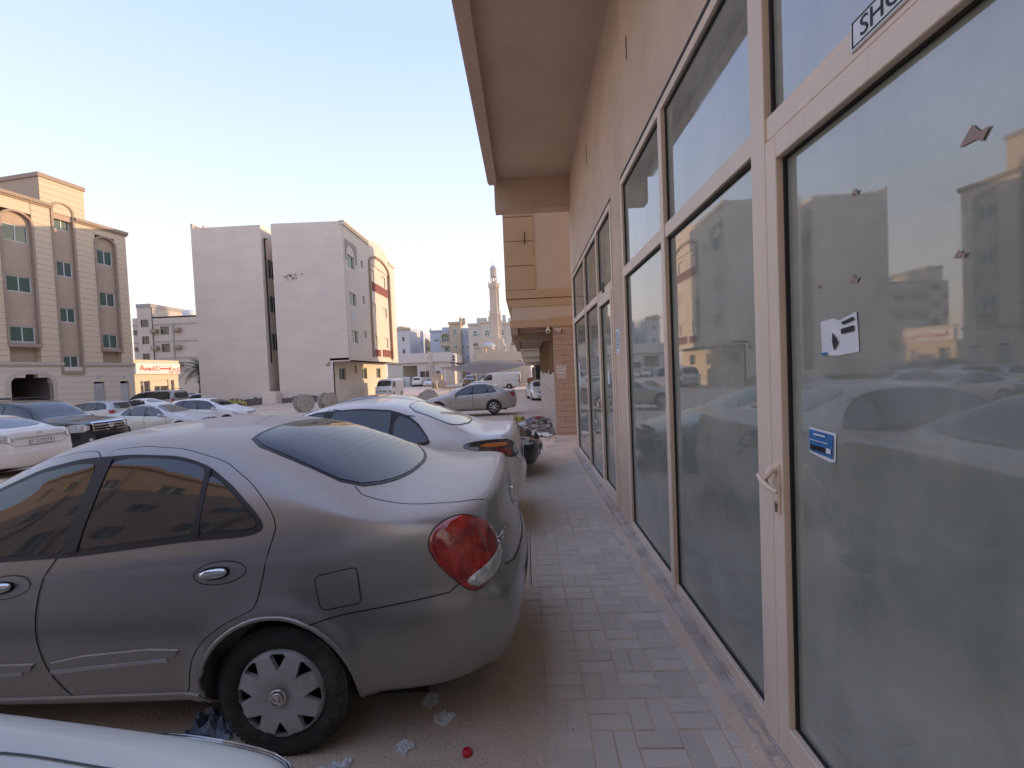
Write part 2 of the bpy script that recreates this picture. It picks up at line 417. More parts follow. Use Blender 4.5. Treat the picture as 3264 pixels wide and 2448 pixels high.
def wheel_meshes(kind, r, w, rr):
    """kind: cover8 | star | multi. returns list of (name, mesh, material); the wheel's outer face looks to -Y"""
    key = ('wheel', kind, r, w, rr)
    if key in CACHE: return CACHE[key]
    out = []
    t = MB(); h = w/2
    t.lathe([(rr*.98, -h+.012), (rr+.012, -h-.002), (r-.045, -h-.006), (r-.016, -h+.012), (r-.004, -h+.035), (r, 0), (r-.004, h-.035), (r-.016, h-.012), (rr, h)], 64, axis='y')
    bm_ = t
    for k in range(72):   # tread blocks
        a = 2*math.pi*k/72; ca, sa = math.cos(a), math.sin(a)
        for y0, y1 in ((-h+.012, -.012), (.012, h-.012)):
            rr_ = r+.0012; da = .034; vs = []
            for aa in (a-da, a+da):
                for rad in (r-.008, rr_):
                    for yy in (y0, y1): rad_ = rad-(.007 if abs(yy) > .05 else 0); vs.append((rad_*math.cos(aa+(yy*.6)), yy, rad_*math.sin(aa+(yy*.6))))
            bm_.add(vs, [(0, 1, 3, 2), (4, 6, 7, 5), (2, 3, 7, 6), (0, 2, 6, 4), (1, 5, 7, 3)])
    me = t.me('tyre'); out.append(('tyre', me, M_TYRE))
    b = MB(); b.lathe([(rr, -h+.05), (rr*.9, -h+.07), (.0, -h+.075)], 40, axis='y'); out.append(('rim', b.me('rim'), M_WELL))
    holes = []
    if kind == 'cover8':
        for k in range(8):
            a = math.pi/8*2*k+math.pi/2
            def pt(rad, da): return (rad*math.cos(a+da), rad*math.sin(a+da))
            holes.append([pt(rr*.58, .02), pt(rr*.90, .20), pt(rr*.94, .13), pt(rr*.94, -.13), pt(rr*.90, -.20), pt(rr*.58, -.02)])
    elif kind == 'star':
        for k in range(8):
            a = math.pi/4*k
            def pt(rad, da): return (rad*math.cos(a+da), rad*math.sin(a+da))
            holes.append(smoothpoly([pt(rr*.32, .1), pt(rr*.32, -.1), pt(rr*.62, -.26), pt(rr*.86, -.27), pt(rr*.89, 0), pt(rr*.86, .27), pt(rr*.62, .26)], 1))
    else:
        for k in range(12):
            a = math.pi/6*k
            def pt(rad, da): return (rad*math.cos(a+da), rad*math.sin(a+da))
            holes.append([pt(rr*.28, .08), pt(rr*.28, -.08), pt(rr*.86, -.20), pt(rr*.86, .20)])
    circ = [(rr*math.cos(2*math.pi*i/64), rr*math.sin(2*math.pi*i/64)) for i in range(64)]
    V, T = tri2d(circ, rr/9, holes)
    def hgt(p):
        q = math.hypot(*p)/rr; return -h-.004-.016*max(0, 1-abs(q-.55)/.6)+(.022 if q > .99 else 0) + (-.004 if .36 < q < .40 else 0)
    P = [(p[0], hgt(p), p[1]) for p in V]; nv = len(P)
    ec = {}
    for tt in T:
        for a_, b_ in ((tt[0], tt[1]), (tt[1], tt[2]), (tt[2], tt[0])): ec[a_, b_] = 1
    be = [(a_, b_) for a_, b_ in ec if (b_, a_) not in ec]; fs = [tuple(tt) for tt in T]
    mp = {}
    for a_, b_ in be:
        for q in (a_, b_):
            if q not in mp: mp[q] = len(P); P.append((P[q][0], P[q][1]+.022, P[q][2]))
        fs.append((b_, a_, mp[a_], mp[b_]))
    me = mesh('cover', P, fs, True)
    bm = bmesh.new(); bm.from_mesh(me); bmesh.ops.recalc_face_normals(bm, faces=bm.faces)
    for e in bm.edges:
        if len(e.link_faces) == 2 and e.calc_face_angle(0) > .5: e.smooth = False
    bm.to_mesh(me); bm.free()
    out.append(('wheel_cover' if kind == 'cover8' else 'alloy_spokes', me, M_COVER if kind == 'cover8' else M_ALLOY))
    c = MB(); c.lathe([(rr*.19, -h-.012), (rr*.19, -h-.026), (rr*.165, -h-.032), (rr*.15, -h-.026), (.0, -h-.027)], 28, axis='y'); 
    if kind == 'cover8': c.lathe([(rr*.12, -h-.026), (rr*.12, -h-.034), (rr*.10, -h-.034), (rr*.10, -h-.026)], 20, axis='y'); c.box(-.006, .006, -h-.034, -h-.026, -rr*.11, rr*.11)
    out.append(('hub_cap', c.me('cap'), M_CHROME if kind == 'cover8' else M_ALLOY))
    CACHE[key] = out; return out
CACHE = {}
def add_wheels(root, axles, ytrack, r, w, rr, kind):
    for ax in axles:
        for sd in (-1, 1):
            o = bpy.data.objects.new('wheel', None); link(o, root); CH.setdefault(root.name, []).append(o)
            o.location = (ax, sd*(ytrack-w/2), r-.008); o.rotation_euler = (0, random.uniform(0, .6) if kind != 'cover8' else 0, 0 if sd < 0 else math.pi)
            for nm, me, m in wheel_meshes(kind, r, w, rr): obj(nm, me, m, o)
def cut_wells(me, axles, r, w, z):
    o = bpy.data.objects.new('tmp', me); COL.objects.link(o); cs = []
    for ax in axles:
        for sd in (-1, 1):
            c = MB().lathe([(0, sd*(w-.30)), (r, sd*(w-.30)), (r, sd*(w+.30)), (0, sd*(w+.30))], 48, c=(ax, 0, z), axis='y', smooth=False).me('c')
            bm = bmesh.new(); bm.from_mesh(c); bmesh.ops.remove_doubles(bm, verts=bm.verts, dist=1e-5); bmesh.ops.recalc_face_normals(bm, faces=bm.faces); bm.to_mesh(c); bm.free()
            c.materials.append(M_WELL); co_ = bpy.data.objects.new('tmpc', c); COL.objects.link(co_); cs.append(co_)
            md = o.modifiers.new('b', 'BOOLEAN'); md.object = co_; md.operation = 'DIFFERENCE'; md.solver = 'EXACT'
            if hasattr(md, 'material_mode'): md.material_mode = 'TRANSFER'
    dg = bpy.context.evaluated_depsgraph_get(); dg.update(); r_ = bpy.data.meshes.new_from_object(o.evaluated_get(dg))
    bpy.data.objects.remove(o)
    for c in cs: bpy.data.objects.remove(c)
    return r_
def arch_line(cx, cz, r, a0=-20, a1=200, n=28):
    return [(cx+r*math.cos(RAD(a0+(a1-a0)*i/n)), cz+r*math.sin(RAD(a0+(a1-a0)*i/n))) for i in range(n+1)]
def plate(root, chars, x, y, z, w, h, facing, tilt=0, name='licence_plate', size=None):
    """facing +1: rear plate looks to +X, -1: front plate looks to -X"""
    p = MB().box(-w/2, w/2, -h/2, h/2, -.006, .004, .003).build(name, M_PLATE, root, (x, y, z), (RAD(90)-tilt, 0, RAD(90)*facing))
    fr = MB()
    for a in ((-w/2, w/2, -h/2, -h/2+.008), (-w/2, w/2, h/2-.008, h/2), (-w/2, -w/2+.008, -h/2, h/2), (w/2-.008, w/2, -h/2, h/2)): fr.box(a[0], a[1], a[2], a[3], .004, .007)
    fr.build('plate_border', M_INK, p)
    for t, px, py, sz in chars: text('lettering', t, sz, M_INK, p, (px, py, .005), (0, 0, 0), ext=.001)
    return p
def mirror(root, x, y, z, m, sd, flip=1):
    mb = MB(); vs = []; 
    bm = bmesh.new(); bmesh.ops.create_uvsphere(bm, u_segments=14, v_segments=10, radius=1)
    for v in bm.verts: v.co = Vector((v.co.x*.055-(.02*v.co.y**2), v.co.y*.105, v.co.z*.075*(1.0-.15*v.co.y*sd)))
    mb.add([v.co[:] for v in bm.verts], [[v.index for v in f.verts] for f in bm.faces], True); bm.free()
    o = mb.build('door_mirror', m, root, (x, y+sd*.11, z))
    MB().tube([(0, -sd*.02, -.03), (.0, -sd*.13, -.06)], .022, 6).build('mirror_arm', M_TRIM, o)
    return o
def hero_sedan():
    P_ = paint('grey metallic car paint', (.27, .266, .268), .65, .27, .80, (.66, .57, .475), .85)
    root = thing('parked_car', (-1.13, 2.69, 0), 0, 'dusty grey metallic saloon nearest the camera, parked tail towards the shopfront', 'car', 'cars parked nose to tail against the pavement')
    top = [(-3.4, .62), (-3.3, .69), (-3.1, .77), (-2.8, .85), (-2.4, .92), (-2.0, .98), (-1.6, 1.22), (-1.22, 1.42), (-.9, 1.455), (-.5, 1.445), (-.22, 1.385), (.1, 1.255), (.42, 1.10), (.6, 1.085), (.92, 1.10)]
    belt = [(-3.4, .60), (-3.1, .70), (-2.5, .80), (-1.95, .865), (-1.26, .892), (-.37, .985), (0, 1.01), (.4, 1.01), (.7, 1.0), (.92, .98)]
    hw = [(-3.4, .62), (-3.25, .74), (-3.0, .81), (-2.5, .85), (.3, .855), (.62, .835), (.8, .80), (.92, .73)]
    rw = [(-2, .62), (-1.3, .56), (-.5, .56), (.3, .60)]
    zb = [(-3.4, .24), (-2.9, .18), (.3, .18), (.9, .25)]
    xs = [-3.37, -3.28, -3.1, -2.85, -2.535, -2.2, -1.98, -1.75, -1.45, -1.2, -.95, -.65, -.4, -.18, .05, .28, .46, .64, .80]
    st = stations(xs, top, belt, hw, rw, zb, 0, 0, 0)
    for r in st: r[4] = (r[4][0], r[4][1]+.012, .60); r[3] = (r[3][0], r[3][1]+.01, .36)
    st.append([(.88, 0, .22), (.88, .42, .22), (.90, .70, .27), (.93, .755, .50), (.93, .765, .70), (.90, .75, .955), (.88, .70, 1.04), (.88, .62, 1.075), (.89, .32, 1.095), (.90, 0, 1.10)])
    st.append([(.98, 0, .25), (.98, .38, .25), (1.00, .62, .30), (1.04, .66, .50), (1.01, .66, .66), (.97, .64, .90), (.955, .60, 1.03), (.965, .55, 1.075), (.985, .28, 1.09), (.995, 0, 1.095)])
    f0 = st[0]; st[0] = [(x, y*.86, z) for x, y, z in f0]
    me = cage_mesh(st, {3: .10, 4: .10, 5: .06, 6: .05}, {3: .075, 4: .07, 5: .05, 6: .045}, 3)
    for v in me.vertices:   # flared arches, a crease along the flank, the bumper shelf
        x, y, z = v.co; s = 1 if y > 0 else -1
        if abs(y) > .6:
            for ax in (0, -2.535):
                r = math.hypot(x-ax, z-.29)
                if z > .2: v.co.y += s*.020*math.exp(-((r-.365)/.035)**2)
            v.co.y += s*.011*math.exp(-((z-(.90+.04*x))/.035)**2)*smooth01(-x, -.7, .3)
        if x > .35 and z < .70:
            k = .016*smooth01(-z, -.69-.03*(1 if x > .9 else 0), -.655)*smooth01(x, .35, .7)
            if x > .9: v.co.x += k
            if abs(y) > .5: v.co.y += s*k*.8
    sh = Shell(me)
    body_me = cut_wells(me, (0, -2.535), .345, .86, .30); body_me.polygons.foreach_set('use_smooth', [True]*len(body_me.polygons))
    bm = bmesh.new(); bm.from_mesh(body_me)
    for e in bm.edges:
        if len(e.link_faces) == 2 and e.calc_face_angle(0) > .6: e.smooth = False
    bm.to_mesh(body_me); bm.free()
    body_me.materials.clear(); body_me.materials.append(P_); body_me.materials.append(M_WELL)
    body = obj('body', body_me, None, root)
    rdoor = [(-.93, 1.358), (-.755, 1.37), (-.55, 1.352), (-.32, 1.29), (-.147, 1.186), (-.03, 1.08), (.0, 1.02), (-.008, .99), (-.038, .858), (-.072, .70), (-.11, .675), (-.20, .64), (-.315, .56), (-.375, .47), (-.40, .34), (-.44, .295), (-.935, .265), (-1.02, .44), (-1.052, .585), (-1.052, .70), (-1.04, .82), (-.985, .917), (-.955, 1.1)]
    fdoor = [(-.96, 1.358), (-1.1, 1.352), (-1.3, 1.31), (-1.55, 1.19), (-1.8, 1.03), (-2.02, .88), (-2.06, .6), (-2.04, .4), (-1.98, .24), (-.95, .262), (-1.035, .44), (-1.067, .585), (-1.067, .70), (-1.055, .82), (-1.0, .917), (-.975, 1.1)]
    rg = [(-.905, .945), (-.895, 1.13), (-.885, 1.305), (-.80, 1.318), (-.69, 1.318), (-.55, 1.303), (-.44, 1.275), (-.40, 1.255), (-.375, 1.0)]
    qg = [(-.355, 1.003), (-.375, 1.24), (-.30, 1.20), (-.20, 1.13), (-.11, 1.06), (-.085, 1.03), (-.12, 1.015)]
    fg_ = [(-.985, .935), (-.965, 1.13), (-.965, 1.30), (-1.07, 1.298), (-1.25, 1.26), (-1.45, 1.175), (-1.65, 1.06), (-1.85, .925), (-1.86, .895)]
    sur = [(-1.9, .872), (-1.87, .93), (-1.66, 1.08), (-1.45, 1.197), (-1.25, 1.283), (-1.05, 1.325), (-.80, 1.337), (-.55, 1.322), (-.40, 1.278), (-.25, 1.19), (-.11, 1.085), (-.055, 1.03), (-.07, 1.0), (-.14, .982), (-.4, .968), (-.93, .915)]
    rdoor, fdoor, rg, qg, fg_, sur = [smoothpoly(resamp(p_, .11 if len(p_) > 10 else .07), 2) for p_ in (rdoor, fdoor, rg, qg, fg_, sur)]
    for sd in (-1, 1):
        D = lambda nm, poly, off, m, par, **k: sh.drape(nm, poly, 'side', off, m, par, sd=sd, **k)
        dr = D('rear_door', rdoor, .003, P_, root, step=.045, rim=.003); df = D('front_door', fdoor, .003, P_, root, step=.05, rim=.003)
        for par, poly in ((dr, rdoor), (df, fdoor)): sh.strip('door_gap', poly, 'side', .007, .0012, M_TRIM, par, sd=sd, closed=True, step=.025)
        D('window_trim', sur, .005, M_TRIM, root, step=.05)
        D('rear_side_window', rg, .008, M_TINT, root, step=.06, rim=.002); D('quarter_window', qg, .008, M_TINT, root, step=.06, rim=.002); D('front_side_window', fg_, .008, M_TINT, root, step=.07, rim=.002)
        D('window_pillar', [(-.985, .93), (-.957, 1.31), (-.89, 1.325), (-.912, .935)], .0105, M_TRIM, root, step=.05)
        D('window_pillar', [(-.378, .985), (-.40, 1.265), (-.375, 1.26), (-.352, .99)], .0105, M_TRIM, root, step=.05)
        bump = lambda p: .012
        for a, b in ((-1.0, -.41), (-2.0, -1.07)):
            t = lambda x: .471+(x+1.25)*.0786; u = lambda x: .402+(x+1.25)*.0755
            D('side_moulding', smoothpoly([(a, u(a)), (a, t(a)), (b, t(b)), (b-.045, u(b)+.004)], 1), .014, P_, dr if b > -.9 else df, step=.03, rim=.012)
            D('moulding_lip', [(a, u(a)+.006), (a, u(a)+.022), (b-.06, u(b)+.022), (b-.06, u(b)+.008)], .019, M_COVER, dr if b > -.9 else df, step=.03, rim=.006)
        D('sill', [(-2.1, .195), (-2.1, .262), (-.36, .306), (-.335, .268)], .012, P_, root, step=.04, rim=.012)
        D('fuel_flap' if sd < 0 else 'rear_quarter_panel', smoothpoly(resamp([(.185, .81), (.365, .845), (.384, .70), (.214, .675)], .06), 2), .0028, P_, root, step=.03, rim=.002)
        if sd < 0: sh.strip('flap_gap', smoothpoly(resamp([(.181, .814), (.368, .85), (.388, .697), (.211, .671)], .06), 2), 'side', .0045, .001, M_TRIM, root, closed=True, step=.02)
        # flange round the wheel opening
        for ax in (0, -2.535):
            pts = arch_line(ax, .30, .352, -22 if ax == 0 else 0, 200 if ax == 0 else 180, 40); P3 = []
            for p in pts:
                h = sh.hit((p[0], sd*3, p[1]), (0, -sd, 0))
                if h: P3.append(h[0]+Vector((0, -sd*.004, 0)))
            MB().tube(P3, .011, 8).build('wheel_arch_lip', P_, root, fix=False)
        for hx, par in ((-.235, dr), (-1.215, df)):
            zc = .842 if hx > -1 else .80
            D('handle_recess', [(hx+.115*math.cos(t/16*2*math.pi)*(1 if abs(math.cos(t/16*2*math.pi)) < .9 else .98), zc+.046*math.sin(t/16*2*math.pi)+.1*(.115*math.cos(t/16*2*math.pi))) for t in range(16)], .004, P_, par, step=.03, rim=.002)
            sh.strip('recess_gap', [(hx+.118*math.cos(t/20*2*math.pi), zc+.049*math.sin(t/20*2*math.pi)+.1*(.118*math.cos(t/20*2*math.pi))) for t in range(20)], 'side', .0035, .0048, M_TRIM, par, sd=sd, closed=True, step=.03)
            D('recess_shadow_gap', smoothpoly([(hx-.085, zc-.036), (hx-.09, zc+.02), (hx+.045, zc+.033), (hx+.045, zc-.022)], 2), .0055, M_TRIM, par, step=.03)
            D('door_handle', smoothpoly([(hx-.078, zc-.026), (hx-.083, zc+.012), (hx+.04, zc+.027), (hx+.04, zc-.012)], 2), .016, M_CHROME, par, step=.012, rim=.010, prof=lambda p: .010*(1-min(1, ((p[1]-zc-.1*(p[0]-hx))/.028)**2)))
        sh.strip('bumper_gap', [(.13, .612), (.31, .652), (.58, .69), (.76, .712), (.80, .74), (.815, .77)], 'side', .006, .0012, M_TRIM, root, sd=sd, step=.02)
        # lamps
        tl = [(-.082, .93), (-.055, .99), (.02, 1.027), (.105, 1.022), (.20, .955), (.262, .84), (.25, .80), (.095, .708), (.045, .706), (-.045, .815), (-.078, .885)]
        tl = smoothpoly(tl, 2)
        a = sh.drape('tail_light', tl, 'diag', .004, M_RED, root, step=.022, sd=sd, c=(1, -1), rim=.006, prof=lambda p: .016*max(0, 1-((p[0]-.08)/.19)**2)*max(0, 1-((p[1]-.87)/.18)**2))
        sh.strip('lamp_gasket', tl, 'diag', .010, .0045, M_TRIM, root, sd=sd, c=(1, -1), closed=True, step=.02)
        sh.drape('reversing_lens', smoothpoly([(.035, .742), (.095, .714), (.246, .80), (.257, .855), (.19, .84), (.055, .778)], 1), 'diag', .0075, M_LENS, a, step=.02, sd=sd, c=(1, -1), rim=.003, prof=lambda p: .016*max(0, 1-((p[0]-.08)/.19)**2)*max(0, 1-((p[1]-.87)/.18)**2))
        sh.drape('headlight', smoothpoly([(-2.15, .56), (-2.12, .66), (-1.62, .76), (-1.66, .60)], 1), 'diag', .005, M_LENS, root, step=.05, sd=sd, c=(-1, -1), rim=.003)
        mirror(root, -1.82, sd*.80, .93, P_, sd)
        # seams between boot lid and wing
        sh.strip('boot_seam', [(.285, sd*.60), (.34, sd*.655), (.6, sd*.66), (.80, sd*.645), (.93, sd*.60)], 'top', .006, .0012, M_TRIM, root, step=.03)
    rw_ = smoothpoly([(-.27, -.50), (-.31, -.30), (-.325, 0), (-.31, .30), (-.27, .50), (0, .56), (.27, .60), (.38, .42), (.435, .2), (.445, 0), (.435, -.2), (.38, -.42), (.27, -.60), (0, -.56)], 1)
    sh.drape('rear_window_seal', [(x+.0+(.018 if x > 0 else -.018), y*1.03) for x, y in rw_], 'top', .004, M_TRIM, root, step=.06, rim=.004)
    rwo = sh.drape('rear_window', rw_, 'top', .0065, M_TINT_R, root, step=.07, rim=.002)
    hl = None
    for k in range(13):
        x = -.22+k*.048
        hl = sh.strip('heater_wire', [(x, -.50-x*.1), (x, .50+x*.1)], 'top', .0012, .0072, M_TINT, rwo, step=.1, build=False, mb=hl)
    tag(hl.build('heater_wire', mat('heater wire', (.05, .045, .04), .25), rwo, fix=False))
    sh.drape('windshield', smoothpoly([(-1.93, -.62), (-1.97, 0), (-1.93, .62), (-1.6, .56), (-1.28, .49), (-1.26, 0), (-1.28, -.49), (-1.6, -.56)], 1), 'top', .005, M_CLEAR, root, step=.08, rim=.003)
    # boot lid rear face: model name, badge, plate
    sh.strip('boot_gap', [(-.60, .74), (-.45, .70), (0, .685), (.45, .70), (.60, .74)], 'rear', .008, .0012, M_TRIM, root, step=.03)
    def onrear(y, z):
        h = sh.hit((4, y, z), (-1, 0, 0)); return h
    h = onrear(-.515, .865); yaw = math.atan2(h[1].y, h[1].x)
    text('model_lettering', 'SUNNY', .055, M_CHROME, root, h[0]+h[1]*.004, (RAD(84), 0, yaw+RAD(90)), ext=.003, sx=1.15)
    h = onrear(0, .90); b = MB().lathe([(.050, 0), (.050, .008), (.038, .008), (.038, 0)], 24).box(-.055, .055, -.010, .010, 0, .010).build('badge', M_CHROME, root, h[0]+h[1]*.002, (0, RAD(85), 0))
    h = onrear(0, .52); plate(root, [('D', -.2, 0, .07), ('48137', .05, 0, .085)], h[0].x+.012, 0, .52, .52, .11, 1)
    sh.strip('bumper_crease', [(-.66, .40), (0, .385), (.66, .40)], 'rear', .012, .0012, P_, root, step=.05)
    MB().box(.93, 1.06, .30, .46, .20, .27, .01).build('exhaust_tip', M_TRIM, root)
    add_wheels(root, (0, -2.535), .83, .30, .185, .198, 'cover8')
    MB().box(-3.0, .6, -.62, .62, .13, .22).build('underbody', M_WELL, root)
    return root
def gz(x, y):
    d = y+.75*max(0, -x-2)
    z = -.55*smooth01(d, 2, 36)-.011*min(max(0, y-2.5), 8)
    return z+.36*math.exp(-((x+19.5)/6)**2-((y-36.2)/2.2)**2)
SPEC = {
 'saloon': dict(xf=-3.50, ax=-2.62, top=[(-3.5, .62), (-3.35, .70), (-3.05, .81), (-2.5, .93), (-2.1, 1.0), (-1.65, 1.22), (-1.15, 1.44), (-.7, 1.475), (-.3, 1.44), (.05, 1.32), (.50, 1.12), (.68, 1.09), (1.0, 1.10)],
   belt=[(-3.5, .60), (-3.1, .72), (-2.5, .82), (-2.0, .88), (-1.2, .91), (-.3, .98), (.2, 1.0), (.6, 1.0), (.95, .98)],
   hw=[(-3.5, .66), (-3.3, .79), (-3.0, .86), (-2.5, .885), (.3, .89), (.65, .87), (.85, .83), (1.0, .77)], rw=[(-2, .64), (-1.2, .58), (-.4, .57), (.5, .62)],
   zb=[(-3.5, .24), (-2.9, .18), (.3, .18), (1, .26)], xs=[-3.46, -3.36, -3.15, -2.9, -2.62, -2.3, -2.05, -1.8, -1.5, -1.2, -.9, -.6, -.35, -.1, .12, .32, .52, .70, .86],
   rear=((.95, .97), [(.98, .22), (1.0, .28), (1.03, .50), (1.02, .70), (.99, .94), (.97, 1.04), (.965, 1.08), (.98, 1.095)]),
   win=(-1.95, -1.30, -.32, .12, .10), pil=(-.98,), quarter=-.28, ws=(-2.02, -1.24, .62, .50), rg=('top', -.16, .47, .50, .58), wheel=(.325, .20, .225, 'star'), track=.87, tall=1.0,
   tl=((.78, .84), (1.0, .55), .78, .98), hl=((-2.95, .84), (-3.42, .50), .58, .76), door=(-2.02, -.98, -.06)),
 'hatch': dict(xf=-3.45, ax=-2.60, top=[(-3.45, .66), (-3.3, .76), (-3.0, .90), (-2.6, 1.0), (-2.25, 1.08), (-1.7, 1.38), (-1.3, 1.50), (-.7, 1.54), (0, 1.52), (.35, 1.47)],
   belt=[(-3.45, .62), (-3.1, .76), (-2.5, .88), (-2.0, .92), (-1.2, .95), (-.3, 1.0), (.2, 1.04), (.6, 1.05)],
   hw=[(-3.45, .64), (-3.3, .76), (-3.0, .83), (-2.5, .86), (.2, .86), (.5, .82)], rw=[(-2, .64), (-1.2, .60), (0, .60), (.5, .58)],
   zb=[(-3.45, .24), (-2.9, .18), (.6, .22)], xs=[-3.42, -3.3, -3.1, -2.85, -2.6, -2.35, -2.1, -1.85, -1.6, -1.3, -1.0, -.7, -.4, -.1, .15, .36],
   rear=((.50, .92), [(.62, .24), (.66, .30), (.72, .50), (.72, .72), (.66, 1.0), (.50, 1.40), (.46, 1.45), (.45, 1.47)]),
   win=(-2.12, -1.45, .05, .34, .11), pil=(-1.02,), quarter=-.22, ws=(-2.22, -1.42, .60, .52), rg=('rear', 1.04, 1.40, .55, .47), wheel=(.31, .19, .20, 'star'), track=.84, tall=1.0,
   tl=((.50, .82), (.70, .62), .78, .99), hl=((-2.85, .80), (-3.38, .50), .62, .84), door=(-2.1, -1.02, -.06)),
 'suv': dict(xf=-3.95, ax=-3.02, top=[(-3.95, 1.06), (-3.8, 1.14), (-3.4, 1.20), (-2.9, 1.24), (-2.55, 1.28), (-2.1, 1.62), (-1.75, 1.83), (-1.2, 1.90), (-.3, 1.92), (.7, 1.90), (1.0, 1.87)],
   belt=[(-3.95, 1.0), (-3.4, 1.12), (-2.5, 1.16), (-1.2, 1.18), (.3, 1.20), (1.2, 1.20)],
   hw=[(-3.95, .80), (-3.8, .93), (-3.4, .985), (.6, .99), (1.0, .95)], rw=[(-2.5, .74), (-1.6, .72), (1.1, .70)],
   zb=[(-3.95, .36), (-3.5, .30), (.6, .30), (1.1, .36)], xs=[-3.92, -3.8, -3.55, -3.3, -3.02, -2.75, -2.5, -2.25, -2.0, -1.7, -1.4, -1.0, -.6, -.2, .2, .55, .85],
   rear=((1.02, .95), [(1.10, .42), (1.14, .50), (1.18, .72), (1.18, .90), (1.14, 1.18), (1.04, 1.76), (1.0, 1.83), (.99, 1.865)]),
   win=(-2.42, -1.92, .72, .86, .11), pil=(-1.28, -.28), quarter=None, ws=(-2.5, -1.78, .80, .66), rg=('rear', 1.24, 1.70, .70, .62), wheel=(.40, .27, .25, 'multi'), track=.97, tall=1.3,
   tl=((.96, .93), (1.14, .80), .95, 1.28), hl=((-3.45, .96), (-3.93, .66), .82, 1.06), door=(-2.5, -1.28, -.28)),
 'van': dict(xf=-3.55, ax=-2.75, top=[(-3.55, .98), (-3.45, 1.08), (-3.3, 1.18), (-3.0, 1.45), (-2.65, 1.82), (-2.4, 1.93), (-1.8, 1.98), (1.0, 1.98), (1.2, 1.95)],
   belt=[(-3.55, .94), (-3.3, 1.02), (-2.5, 1.10), (1.25, 1.12)],
   hw=[(-3.55, .70), (-3.4, .80), (-3.0, .845), (1.0, .85), (1.2, .82)], rw=[(-3.3, .68), (-2.4, .70), (1.2, .70)],
   zb=[(-3.55, .28), (-3.0, .2), (1.2, .28)], xs=[-3.53, -3.42, -3.25, -3.05, -2.85, -2.6, -2.35, -2.0, -1.5, -1.0, -.5, 0, .5, .9, 1.08],
   rear=((1.20, .96), [(1.26, .30), (1.27, .36), (1.28, .6), (1.27, .8), (1.25, 1.12), (1.20, 1.83), (1.17, 1.91), (1.16, 1.945)]),
   win=(-3.05, -2.68, -2.0, -1.98, .16), pil=(), quarter=None, ws=(-3.22, -2.62, .72, .64), rg=('rear', 1.2, 1.72, .66, .6), wheel=(.32, .20, .21, 'multi'), track=.83, tall=1.2,
   tl=((1.14, .84), (1.26, .72), .75, 1.1), hl=((-3.1, .83), (-3.52, .55), .66, .92), door=(-3.1, -1.98, -.6)),
}
